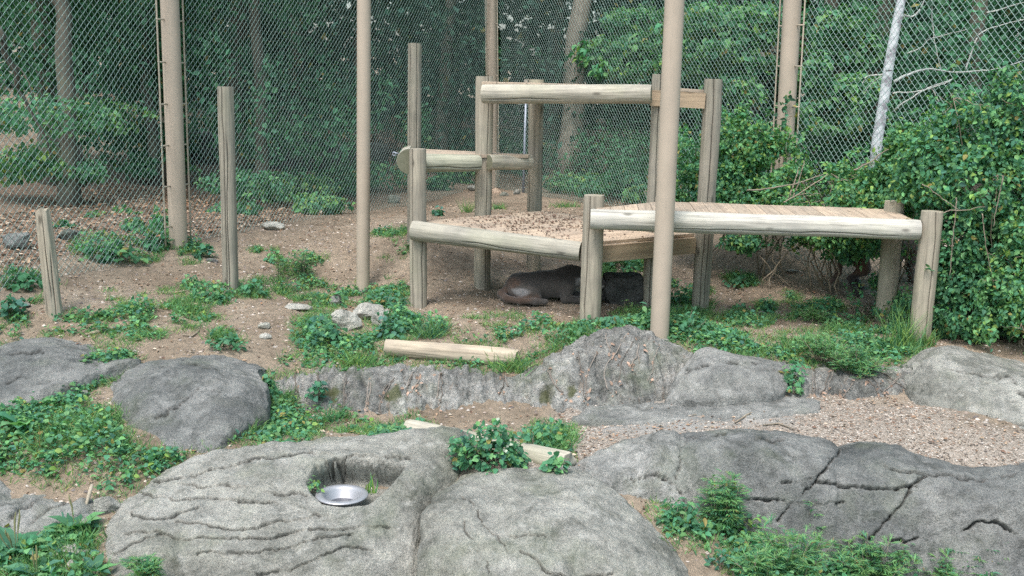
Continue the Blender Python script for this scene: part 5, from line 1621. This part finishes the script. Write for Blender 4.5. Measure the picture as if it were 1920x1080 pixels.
leafy_plant('leafy weed behind the rock wall hump, left of the low platform post', 1060, 640, 90, 36, 130, .05, ['ivy', 'mid', 'lite'], None, 866, aspect=.6)
leafy_plant('broad leafy clump under the left fence, left of the tan fence post', 205, 488, 110, 42, 150, .085, ['ivy', 'mid', 'lite'], [.5, .3, .2], 871, aspect=.85)
leafy_plant('leafy clump touching the left fence post', 292, 465, 70, 42, 100, .08, ['ivy', 'mid'], None, 872, aspect=.8)
leafy_plant('leafy clump beside the leaning grey post at the left edge', 45, 540, 80, 34, 100, .075, ['ivy', 'mid'], None, 873, aspect=.8)
leafy_plant('bluish weed at the left edge below the leaning post', 18, 592, 55, 40, 80, .07, ['blue', 'ivy'], None, 874)
leafy_plant('bluish broad weed between the tan fence post and the tall grey post', 383, 483, 40, 24, 40, .085, ['blue', 'ivy'], None, 875, aspect=.9)
leafy_plant('green weed at the right foot of the tall grey post', 470, 552, 70, 24, 80, .06, ['mid', 'ivy'], None, 876)
leafy_plant('green weed at the left foot of the tall grey post', 395, 565, 80, 26, 100, .06, ['mid', 'ivy', 'lite'], None, 877)
feathery('spiky reddish green weed on the dirt right of the tall grey post', 572, 520, 62, 48, 16, 881, cols=(['mid', 'grass', 'dark'], [.4, .3, .3]), ll=.06)
feathery('thin brownish weed just left of the spiky weed on the dirt', 525, 522, 40, 44, 7, 882, cols=(['dark', 'yel', 'grass'], [.4, .3, .3]), ll=.05)
leafy_plant('small bright weed on the dirt above the spiky weed', 516, 480, 26, 12, 30, .05, ['lite', 'ivy'], None, 883)
leafy_plant('small leafy weed on the dirt left of the spiky weed', 513, 492, 30, 15, 34, .06, ['ivy', 'lite'], None, 884)
leafy_plant('weed on the dirt behind the middle deck, near its left front post', 823, 405, 32, 17, 40, .075, ['mid', 'blue'], None, 885)
grass_tuft('pale weed beside the left post of the top deck', 876, 398, 34, 30, 60, 886, cols=(['yel', 'grass', 'mid'], [.3, .4, .3]), spread=.8)
grass_tuft('bright short grass tuft between the two left posts of the top deck', 935, 392, 46, 16, 90, 887, spread=1.2)
grass_tuft('bright short grass tuft behind the middle deck, right of its back post', 1060, 388, 90, 16, 130, 888, spread=1.3)
leafy_plant('low green weed on the dirt under the low platform', 1390, 535, 60, 20, 70, .06, ['mid', 'ivy'], None, 891)
leafy_plant('small dark weed on the dirt under the low platform, nearer the front', 1440, 588, 34, 18, 36, .06, ['ivy', 'dark'], None, 892)
leafy_plant('green weed at the left foot of the tall platform post by the tan pole', 1270, 575, 50, 34, 90, .06, ['mid', 'ivy', 'dark'], None, 893)
leafy_plant('weed behind the dark block under the middle deck', 1165, 505, 70, 28, 110, .06, ['ivy', 'lite', 'mid'], None, 894)
feathery('soft grassy weed on the dirt under the right end of the low platform', 1525, 605, 70, 32, 14, 895, cols=(['lite', 'grass'], [.5, .5]), ll=.06)
grass_tuft('grass blades growing in the bowl hollow, right of the bowl', 697, 925, 26, 48, 9, 896, Y=6.72, cols=(['lite', 'yel'], [.6, .4]), wd=.016, spread=.35)
leafy_plant('small leafy weed in the bowl hollow, left of the bowl', 590, 918, 40, 24, 40, .032, ['lite', 'ivy', 'yel'], [.5, .3, .2], 897, Y=6.62)
feathery('low feathery weed cut off by the bottom edge in front of the bowl boulder', 270, 1085, 90, 45, 12, 898, Y=5.8)
leafy_plant('weed at the foot of the round platform post below the left deck', 735, 575, 80, 30, 130, .06, ['mid', 'ivy', 'blue'], None, 899)
leafy_plant('low weed on the dirt left of the tan pole', 615, 572, 70, 24, 90, .055, ['mid', 'grass', 'ivy'], None, 900)
leafy_plant('leafy weed on the grassy terrace below the tall grey post', 425, 655, 70, 30, 90, .055, ['mid', 'ivy'], None, 901)
leafy_plant('ivy climbing the left end of the low rock wall', 500, 745, 46, 45, 80, .06, ['ivy', 'mid'], None, 902, Y=8.42, aspect=.9)
leafy_plant('small ivy sprig on the rock wall face, left of the mossy spot', 592, 745, 38, 36, 45, .06, ['ivy', 'blue'], None, 903, Y=8.46, aspect=.9)
grass_tuft('pale narrow leaved tuft at the foot of the low rock wall', 622, 790, 70, 40, 60, 904, cols=(['ivy', 'lite'], [.5, .5]), spread=1.0)

# ------------------------------------------------------------------ stones
def chipped(label, bits, mat, cat='rock', name='rock'):
    """one broken rock made of overlapping chipped masses"""
    bag = Bag()
    for (px, py, w_, h_, sd_, dy) in bits:
        o = stone('tmp', mat, px, py, w_, h_, None, seed=sd_, rough=.3)
        V = np.array([v.co for v in o.data.vertices]) + np.array(o.location) + [0, dy, 0]
        nv_ = 20 if w_ > 30 else 9; nu_ = 36 if w_ > 30 else 16
        bag.add(V, gridfaces(nu_, nv_, True))
        me = o.data; bpy.data.objects.remove(o); bpy.data.meshes.remove(me)
    V, F, _ = bag.get()
    return whole(name, V, F, mat, label, cat, smooth=False)
chipped('pale broken rock with an overhanging top, half sunk in green weeds', [(648, 618, 62, 38, 1, .02), (690, 598, 62, 30, 2, -.02), (712, 612, 34, 32, 3, .0)], M_STONE)
ST = [('flat pale stone lying on the dirt at the foot of the left fence', M_STONE, 511, 431, 42, 15, -.15), ('pale stone behind the left fence among green weeds', M_STONE, 507, 376, 36, 14, 0), ('grey white stone on the dirt left of the climbing platform', M_ROCK_L, 738, 381, 26, 15, 0),
      ('buff square stone right of the left post of the top deck', M_BRICKY, 931, 364, 20, 12, .1), ('grey stone right of the buff square one', M_ROCK_L, 945, 369, 18, 9, 0), ('small grey stone left of the back post of the top deck', M_ROCK_L, 969, 366, 14, 11, 0),
      ('pale stone beside the left post of the top deck, left side', M_STONE, 884, 357, 18, 9, 0), ('mossy rounded stone in the weeds left of the tan pole', M_ROCK_M, 627, 574, 28, 22, 0), ('flat pale slab stone in the weeds left of the pale broken rock', M_STONE, 558, 582, 52, 10, 0),
      ('white stone on the dirt left of the weeds above the wall', M_STONE, 494, 617, 24, 12, 0), ('small white pebble like stone by the flat left boulder', M_STONE, 172, 724, 12, 11, 0), ('white flaky stone among the broad leaved weeds at the bottom left', M_STONE, 130, 1046, 72, 20, .1),
      ('small pale chunk below the white flaky stone', M_STONE, 132, 1068, 24, 20, 0), ('flat pale stone beside the low rough boulder', M_ROCK_L, 198, 960, 56, 28, 0), ('grey flat stone on the soil at the bottom right of the front boulder', M_ROCK_M, 1400, 1082, 60, 24, 0),
      ('pale stone on the ivy bank between the two left boulders', M_ROCK_L, 152, 745, 26, 14, 0), ('grey stone half buried on the ivy bank', M_ROCK_M, 122, 752, 36, 20, .2), ('bluish grey slab behind the fence at the left edge', M_ROCK_D, 25, 468, 52, 30, .1),
      ('bluish grey slab behind the leaning post', M_ROCK_D, 125, 450, 44, 20, -.1), ('flat stone on the dirt at the foot of the tall right platform post', M_ROCK_M, 1272, 583, 34, 8, 0), ('flat grey stone on the dirt under the low platform', M_ROCK_L, 1487, 512, 30, 7, 0),
      ('small pale stone on the dirt beneath the low platform', M_STONE, 1430, 590, 16, 6, 0), ('flat white stone on the dirt left of the leaning post weeds', M_ROCK_L, 40, 576, 30, 9, 0), ('flat bluish stone near the tall grey post', M_ROCK_D, 398, 491, 24, 7, 0),
      ('small pale stone at the end of the lower log', M_ROCK_L, 1076, 886, 14, 8, 0), ('flat pale stone on the dirt below the tall grey post', M_STONE, 496, 635, 26, 9, 0)]
for k, (lab, mt, px, py, w_, h_, rz) in enumerate(ST):
    stone('stone', mt, px, py, w_, h_, lab, seed=20 + k, rz=rz)
# dark block in the shade under the middle deck
f = P(1170, 572, 10.95)
V, F = box([0, 0, 0], 1, 1, 1)
nu = 22
g = np.linspace(-.5, .5, nu)
bag = Bag()
def face(o, u, v):
    U, W_ = np.meshgrid(g, g, indexing='ij')
    q = np.array(o)[None, None] * .5 + U[..., None] * np.array(u) + W_[..., None] * np.array(v)
    bag.add(q.reshape(-1, 3), gridfaces(nu, nu))
for o, u, v in (((0, -1, 0), (1, 0, 0), (0, 0, 1)), ((0, 1, 0), (-1, 0, 0), (0, 0, 1)), ((1, 0, 0), (0, 1, 0), (0, 0, 1)), ((-1, 0, 0), (0, -1, 0), (0, 0, 1)), ((0, 0, 1), (1, 0, 0), (0, 1, 0)), ((0, 0, -1), (1, 0, 0), (0, -1, 0))):
    face(o, u, v)
V, F, _ = bag.get()
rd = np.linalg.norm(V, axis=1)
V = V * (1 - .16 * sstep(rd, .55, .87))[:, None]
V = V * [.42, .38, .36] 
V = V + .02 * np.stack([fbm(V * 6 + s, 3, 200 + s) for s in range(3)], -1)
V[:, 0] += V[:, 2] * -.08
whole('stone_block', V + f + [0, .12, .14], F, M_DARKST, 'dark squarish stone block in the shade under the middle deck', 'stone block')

# ------------------------------------------------------------------ logs and sticks on the ground
def ground_log(label, a, b, d0, d1, seed, checks, mat, cat='log', name='log', half=False):
    R, o, L = frame(a, b)
    me = log_mesh(name, mat, L, d0 / 2, d1 / 2, half, seed, checks, 72, .03, False, .15, wob=.006, chew=.4)
    return tag(link(name, me, mtx=to_mtx(R, o)), label, cat)
a, b_ = hit(722, 668)[0], hit(968, 686)[0]
ground_log('tan cut log lying in the weeds on the edge above the low rock wall', a + [0, .02, .075], b_ + [0, .05, .06], .155, .165, 51, [(-2.1, 0, .7)], M_LOG)
a, b_ = hit(765, 815)[0], hit(1066, 890)[0]
ground_log('bleached cut log lying behind the front boulders, its dark end to the right', a + [0, .02, .035], b_ + [0, .03, .06], .15, .172, 52, [(-2.0, 0, 1), (-2.7, .3, 1), (-1.3, .2, .8)], M_HALF)
V, F = tube(np.array([hit(x, y)[0] + [0, 0, .015] for x, y in ((160, 630), (180, 626), (205, 619), (230, 612))]), [.012, .018, .018, .010], 7)
whole('stick', V, F, M_TWIG, 'long grey brown stick on the terrace behind the flat left boulder', 'stick')
V, F = tube(np.array([hit(x, y)[0] + [0, 0, .012] for x, y in ((342, 630), (360, 632), (372, 624), (377, 612))]), [.006, .008, .007, .004], 6)
whole('stick', V, F, M_TWIG, 'small bent dark twig on the dirt below the tall grey post', 'stick')
V, F = tube(np.array([hit(x, y)[0] + [0, 0, .012] for x, y in ((1378, 795), (1400, 782), (1425, 770))]), [.006, .007, .004], 6)
whole('stick', V, F, M_TWIG, 'thin stick on the gravel below the smooth boulder', 'stick')
V, F = tube(np.array([hit(x, y)[0] + [0, 0, .012] for x, y in ((1430, 800), (1460, 797), (1490, 808))]), [.006, .007, .004], 6)
whole('stick', V, F, M_TWIG, 'thin curved stick on the gravel behind the dark cracked boulder', 'stick')
V, F = tube([P(161, 950, 6.6), P(168, 925, 6.66), P(173, 908, 6.7)], [.010, .014, .011], 7)
whole('stick', V, F, M_LOG, 'short pale stick standing up behind the broad leaved weed', 'stick')
V, F = tube(np.array([hit(x, y)[0] + [0, 0, .012] for x, y in ((305, 552), (330, 550), (380, 544))]), [.006, .008, .005], 6)
whole('stick', V, F, M_TWIG, 'thin stick on the dirt left of the tall grey post', 'stick')

# dead roots and tendrils hanging down the ribbed wall
from mathutils.bvhtree import BVHTree
def bvh_of(objs):
    Vs, Fs, o0 = [], [], 0
    for o in objs:
        me = o.data
        n_ = len(me.vertices); co = np.empty(n_ * 3, np.float32); me.vertices.foreach_get('co', co)
        Vs.append(co.reshape(-1, 3) + np.array(o.location, np.float32))
        f_ = np.empty(len(me.polygons) * 4, np.int32); me.loops.foreach_get('vertex_index', f_)
        Fs.append(f_.reshape(-1, 4) + o0); o0 += n_
    return BVHTree.FromPolygons(np.concatenate(Vs).tolist(), np.concatenate(Fs).tolist())
for o in bpy.data.objects:
    if o.name.startswith('rock_wall'): o['kind'] = 'thing'
walls = [o for o in bpy.data.objects if o.name.startswith('rock_wall')]
bv = bvh_of(walls)
def onwall(px, py, lift=.006):
    d = P(px, py, 9.0) - CAM
    h_ = bv.ray_cast(Vector(CAM), Vector(unit(d)))
    if h_[0] is None: return None
    return np.array(h_[0]) + np.array(h_[1]) * (lift if h_[1].dot(Vector(d)) < 0 else -lift)
r = np.random.default_rng(180)
bag = Bag()
lines = [[(555,700),(557,740),(553,760)], [(598,700),(596,735)], [(647,700),(643,750),(646,790)], [(695,715),(690,760),(688,785)], [(740,710),(715,745),(712,775)], [(775,700),(765,720),(762,730)], [(787,708),(780,735)], [(828,702),(825,760)], [(945,710),(943,740)],
         [(1120,660),(1105,700),(1100,740),(1103,755)], [(1140,625),(1143,650),(1150,668)], [(1178,625),(1160,660),(1140,680),(1135,705),(1145,730)], [(1190,640),(1170,675),(1158,720)], [(1085,660),(1090,700),(1095,745)], [(1030,690),(1040,720),(1060,745)], [(1235,650),(1225,690),(1222,720)], [(1290,680),(1275,720),(1265,750)], [(1200,645),(1185,690)], [(1310,665),(1290,700),(1270,740)],
         [(1655,700),(1680,718),(1700,730)], [(1560,695),(1550,730),(1545,750)], [(1600,715),(1580,745)], [(1690,700),(1660,735)], [(1530,690),(1528,735)], [(1625,710),(1650,740)]]
for ln in lines:
    for rep in range(1 if 1080 < ln[0][0] < 1330 else 2):
        q = catmull(np.array(ln, float), 14) + np.cumsum(r.normal(size=(14, 2)) * 1.1, 0) + r.normal(size=2) * 2.0 * rep
        pts = [onwall(x, y) for x, y in q]
        pts = [v for v in pts if v is not None]
        if len(pts) > 4:
            V, F = tube(pts, r.uniform(.0025, .0055), 5); bag.add(V, F, np.array([.19, .17, .145]) * r.uniform(.5, 1.5))
    for j in range(9):
        x, y = ln[-1] if r.random() < .4 else ln[r.integers(len(ln))]
        v = onwall(x + r.normal() * 5, y + r.normal() * 7)
        if v is not None:
            V, F, C = leaves(v[None], rand_dirs(1, r), rand_dirs(1, r) + [0, -1, .5], r.uniform(.025, .05, 1), r.uniform(.015, .03, 1), PR_LEAF, np.array([[.28, .2, .15]]) * r.uniform(.6, 1.5))
            bag.add(V, F, C)
V, F, C = bag.get()
whole('dead_tendrils', V, F, M_DRY, None, None, kind='stuff', col=C)

# ------------------------------------------------------------------ metal bowl
f = P(641, 927, 6.6)
rim = 52 * 6.6 / FPX
prof = [(rim, .0), (rim * 1.005, -.004), (rim * .985, -.007), (rim * .80, -.010), (rim * .74, -.10), (rim * .72, -.132), (0.0001, -.133)]
inn = [(0.0001, -.066), (rim * .50, -.065), (rim * .56, -.056), (rim * .68, -.010), (rim * .73, .003), (rim * .84, .007), (rim * .985, .004), (rim, .0)]
e = empty('metal_bowl', f + [0, 0, -.063], 'round stainless steel bowl with a wide rim sitting in the hollow of the boulder', 'bowl')
th = np.arange(64) / 64 * 2 * np.pi
def lathe(pr):
    pr = np.array(pr)
    V = np.stack([pr[None, :, 0] * np.cos(th)[:, None], pr[None, :, 0] * np.sin(th)[:, None], np.broadcast_to(pr[None, :, 1], (64, len(pr)))], -1)
    return V.reshape(-1, 3), gridfaces(64, len(pr), True)
V, F = lathe(inn[1:]); part('rim', V + f, F, M_STEEL, e)
V, F = lathe(prof); part('shell', V + f, F, M_STEEL, e)
V, F = lathe([(0.0001, -.060), (rim * .50, -.0595), (rim * .535, -.061)]); part('bottom', V + f, F, M_STEELB, e)
# ------------------------------------------------------------------ animals: one continuous body each
def surface_nets(fn, lo, hi, h):
    lo, hi = np.asarray(lo, float), np.asarray(hi, float)
    nx, ny, nz_ = np.ceil((hi - lo) / h).astype(int) + 1
    g = np.stack(np.meshgrid(np.arange(nx), np.arange(ny), np.arange(nz_), indexing='ij'), -1) * h + lo
    D = fn(g.reshape(-1, 3)).reshape(nx, ny, nz_)
    s = D < 0
    acc = np.zeros((nx - 1, ny - 1, nz_ - 1, 3)); cnt = np.zeros((nx - 1, ny - 1, nz_ - 1))
    cs = [(i, j, k) for i in (0, 1) for j in (0, 1) for k in (0, 1)]
    sl = lambda A, c: A[c[0]:nx - 1 + c[0], c[1]:ny - 1 + c[1], c[2]:nz_ - 1 + c[2]]
    for a in cs:
        for ax in range(3):
            if a[ax]: continue
            b = list(a); b[ax] = 1
            da, db = sl(D, a), sl(D, b)
            m = (da < 0) != (db < 0)
            t = np.where(m, da / np.where(m, da - db, 1), 0)
            p = np.array(a, float)[None, None, None] + np.zeros(acc.shape); p[..., ax] += t
            acc += np.where(m[..., None], p, 0); cnt += m
    m = cnt > 0
    idx = np.full(m.shape, -1); idx[m] = np.arange(m.sum())
    ijk = np.argwhere(m)
    V = (ijk + acc[m] / cnt[m][:, None]) * h + lo
    F = []
    for ax in range(3):
        u, v = [(1, 2), (2, 0), (0, 1)][ax]
        sh = [nx, ny, nz_]
        r_ = [slice(1, n_ - 1) for n_ in sh]; r_[ax] = slice(0, sh[ax] - 1)
        a = s[tuple(r_)]; r2 = list(r_); r2[ax] = slice(1, sh[ax]); b = s[tuple(r2)]
        ch = np.argwhere(a != b)
        if not len(ch): continue
        base = ch.copy()
        for q in range(3):
            if q != ax: base[:, q] += 1
        fl = a[tuple(ch.T)]
        def I(du, dv):
            c = base.copy(); c[:, u] -= du; c[:, v] -= dv
            return idx[tuple(c.T)]
        q = np.stack([I(1, 1), I(0, 1), I(0, 0), I(1, 0)], -1)
        q[~fl] = q[~fl][:, ::-1]
        F.append(q)
    return V, np.concatenate(F)

def body_fn(prims, k=.035):
    def fn(p):
        d = None
        for a, b, ra, rb, kk in prims:
            a, b = np.array(a, float), np.array(b, float)
            ab = b - a
            t = np.clip(((p - a) @ ab) / (ab @ ab + 1e-9), 0, 1)
            e = np.linalg.norm(p - a - t[:, None] * ab, axis=1) - (ra + (rb - ra) * t)
            if d is None: d = e
            else:
                h = np.clip(.5 + .5 * (d - e) / kk, 0, 1)
                d = d * (1 - h) + e * h - kk * h * (1 - h)
        return d
    return fn

m, nt, b = newmat('short_fur')
c = attr(nt, 'Col', 'Color')
o_ = objco(nt, (30, 90, 90))
c = mixc(nt, .6, c, ramp(nt, noise_n(nt, o_, 1.5, 4, .7), [(.3, (.6, .6, .6)), (.55, (1.05, 1.05, 1.05)), (.7, (1.3, 1.28, 1.25))]), 'MULTIPLY')
nt.links.new(c, b.inputs['Base Color']); b.inputs['Roughness'].default_value = .95
b.inputs['Specular IOR Level'].default_value = .15
b.inputs['Sheen Weight'].default_value = .25
bump(nt, b, noise_n(nt, o_, 2.0, 4, .7), .5, .006)
M_FUR = m

def animal(name, prims, org, label, cat, paint, h=.011, parts=None):
    A = np.array([p[0] for p in prims] + [p[1] for p in prims]); R = max(max(p[2], p[3]) for p in prims)
    V, F = surface_nets(body_fn(prims), A.min(0) - R - .05, A.max(0) + R + .05, h)
    V = V + .004 * np.stack([fbm(V * 22 + s, 2, 210 + s) for s in range(3)], -1)
    C = paint(V)
    e = empty(name, org, label, cat)
    part('body', V + np.array(org), F, M_FUR, e, col=C)
    return e

def blend(C, V, c, rad, col, soft=.5):
    d = np.linalg.norm((V - np.array(c)) / np.array(rad), axis=1) + .18 * fbm(V * 14, 2, 220)
    w_ = (1 - sstep(d, soft, 1.0))[:, None]
    return C * (1 - w_) + np.array(col) * w_

# local axes: x to the animal's head (picture right), y away from the camera, z up
O = P(1035, 572, 10.98); O[2] = float(gz(O[0], O[1]))
pr = [
 ((-.36, .02, .145), (-.12, .04, .155), .135, .140, .05), ((-.12, .04, .155), (.10, .03, .185), .140, .150, .05), ((.10, .03, .185), (.19, .02, .24), .145, .110, .05),
 ((.14, .03, .27), (.20, .02, .29), .085, .080, .05), ((.19, .02, .26), (.33, .0, .27), .105, .085, .05),
 # haunch and folded hind leg
 ((-.34, -.07, .12), (-.22, -.10, .10), .115, .095, .04), ((-.22, -.10, .09), (-.16, -.15, .045), .07, .045, .03), ((-.16, -.15, .04), (-.34, -.16, .035), .038, .034, .025), ((-.34, -.16, .035), (-.20, -.19, .03), .030, .034, .02),
 # tail wrapped round the rump
 ((-.47, .02, .11), (-.535, -.06, .065), .045, .040, .04), ((-.535, -.06, .065), (-.48, -.17, .038), .036, .034, .03), ((-.48, -.17, .038), (-.34, -.235, .034), .033, .031, .03), ((-.34, -.235, .034), (-.18, -.25, .034), .031, .029, .03), ((-.18, -.25, .034), (-.08, -.245, .034), .034, .030, .03),
 # forelegs stretched ahead
 ((.16, -.09, .16), (.13, -.13, .06), .075, .05, .04), ((.13, -.13, .05), (.36, -.12, .035), .042, .033, .03), ((.36, -.12, .035), (.46, -.12, .032), .036, .040, .02),
 ((.18, .09, .15), (.20, .10, .05), .07, .045, .04), ((.20, .10, .05), (.44, .06, .035), .04, .036, .03), ((.44, .06, .033), (.52, .06, .03), .036, .038, .02),
 # head: skull, cheek, muzzle, chin
 ((.36, -.01, .285), (.42, -.015, .27), .088, .080, .04), ((.42, -.02, .25), (.50, -.02, .205), .062, .046, .03), ((.50, -.02, .205), (.525, -.02, .19), .043, .036, .02), ((.44, -.02, .215), (.51, -.02, .175), .04, .03, .02),
 # ears
 ((.345, -.062, .345), (.330, -.078, .395), .034, .016, .015), ((.350, .045, .345), (.338, .062, .395), .034, .016, .015)]
def paint1(V):
    C = np.broadcast_to(np.array([.115, .106, .098]), V.shape).copy()
    top = sstep(V[:, 2], .16, .30)[:, None]
    C = C * (1 - .75 * top) + np.array([.028, .026, .027]) * .75 * top  # shade on the back painted into the fur colour, darker upwards
    C = blend(C, V, (-.36, -.2, .05), (.30, .12, .09), (.12, .085, .066), .6)
    C = blend(C, V, (-.52, -.08, .07), (.10, .16, .12), (.12, .083, .064), .6)
    C = blend(C, V, (-.43, -.10, .19), (.13, .14, .08), (.11, .075, .058), .5)
    C = blend(C, V, (-.33, -.18, .115), (.12, .10, .055), (.34, .33, .33), .5)
    C = blend(C, V, (.30, -.09, .235), (.10, .09, .045), (.34, .33, .33), .4)
    C = blend(C, V, (.26, -.10, .20), (.05, .08, .05), (.30, .29, .29), .4)
    C = blend(C, V, (.337, -.09, .372), (.028, .022, .032), (.42, .33, .27), .5)
    C = blend(C, V, (.50, -.03, .17), (.05, .07, .035), (.45, .42, .40), .5)
    C = blend(C, V, (.545, -.02, .205), (.03, .03, .02), (.05, .03, .03), .6)
    C = blend(C, V, (.44, -.085, .285), (.016, .03, .014), (.02, .018, .015), .6)
    return np.clip(C * .72, .01, 1)
cat1 = animal('wild_cat', pr, O, 'tawny grey wild cat lying in the shade under the middle deck, thigh patched white', 'wild cat', paint1)
def ball(c, rr, name, mat, e, O_):
    u = np.linspace(0, 2 * np.pi, 12, endpoint=False)[:, None]; v = np.linspace(-np.pi / 2, np.pi / 2, 8)[None]
    V = np.stack([np.cos(v) * np.cos(u), np.cos(v) * np.sin(u), np.sin(v) + 0 * u], -1).reshape(-1, 3) * rr + np.array(c) + O_
    return part(name, V, gridfaces(12, 8, True), mat, e)
M_EYE = plain('amber_eye', (.10, .06, .02), .15)
M_NOSE = plain('dark_nose', (.03, .02, .02), .4)
ball((.445, -.078, .285), .011, 'eye', M_EYE, cat1, O); ball((.455, .045, .283), .011, 'eye', M_EYE, cat1, O); ball((.548, -.02, .205), .014, 'nose', M_NOSE, cat1, O)

# second animal: walks away behind the leaves at the right, only its hind part shows
O2 = P(1604, 541, 11.35); O2[2] = float(gz(O2[0], O2[1]))
pr2 = [((-.02, .0, .50), (.40, .22, .52), .125, .135, .05), ((.40, .22, .52), (.72, .38, .54), .13, .12, .05), ((.72, .38, .56), (.95, .47, .64), .095, .075, .05), ((.95, .47, .64), (1.03, .50, .62), .078, .065, .03), ((1.03, .5, .61), (1.12, .53, .58), .05, .035, .03),
 ((.98, .42, .69), (.985, .41, .735), .03, .013, .015), ((.95, .53, .69), (.955, .545, .735), .03, .013, .015),
 ((-.02, -.05, .46), (.045, -.08, .28), .115, .070, .04), ((.045, -.08, .27), (-.10, -.10, .185), .055, .036, .03), ((-.10, -.10, .18), (-.035, -.11, .04), .033, .028, .02), ((-.035, -.11, .03), (.02, -.11, .026), .032, .030, .02),
 ((.03, .10, .45), (.10, .13, .27), .10, .06, .04), ((.10, .13, .26), (.00, .10, .17), .05, .034, .03), ((.00, .10, .17), (.10, .12, .04), .031, .028, .02), ((.10, .12, .03), (.155, .13, .026), .03, .03, .02),
 ((.66, .26, .46), (.66, .24, .24), .08, .046, .04), ((.66, .24, .24), (.70, .25, .04), .042, .030, .02), ((.70, .25, .03), (.76, .27, .026), .032, .03, .02),
 ((.62, .44, .46), (.56, .42, .24), .08, .046, .04), ((.56, .42, .24), (.54, .41, .04), .042, .030, .02), ((.54, .41, .03), (.60, .43, .026), .032, .03, .02),
 ((-.12, -.03, .50), (-.20, -.06, .38), .04, .034, .04), ((-.20, -.06, .38), (-.22, -.07, .22), .033, .03, .03), ((-.22, -.07, .22), (-.30, -.10, .14), .03, .026, .02)]
def paint2(V):
    C = np.broadcast_to(np.array([.085, .058, .046]), V.shape).copy()
    C = blend(C, V, (.0, -.05, .34), (.2, .2, .14), (.11, .068, .05), .4)
    C = blend(C, V, (0, 0, .10), (.4, .4, .14), (.045, .04, .04), .7)
    return C
animal('wild_cat', pr2, O2, 'dark brown animal half hidden behind leaves under the right end of the low deck', 'wild cat', paint2)
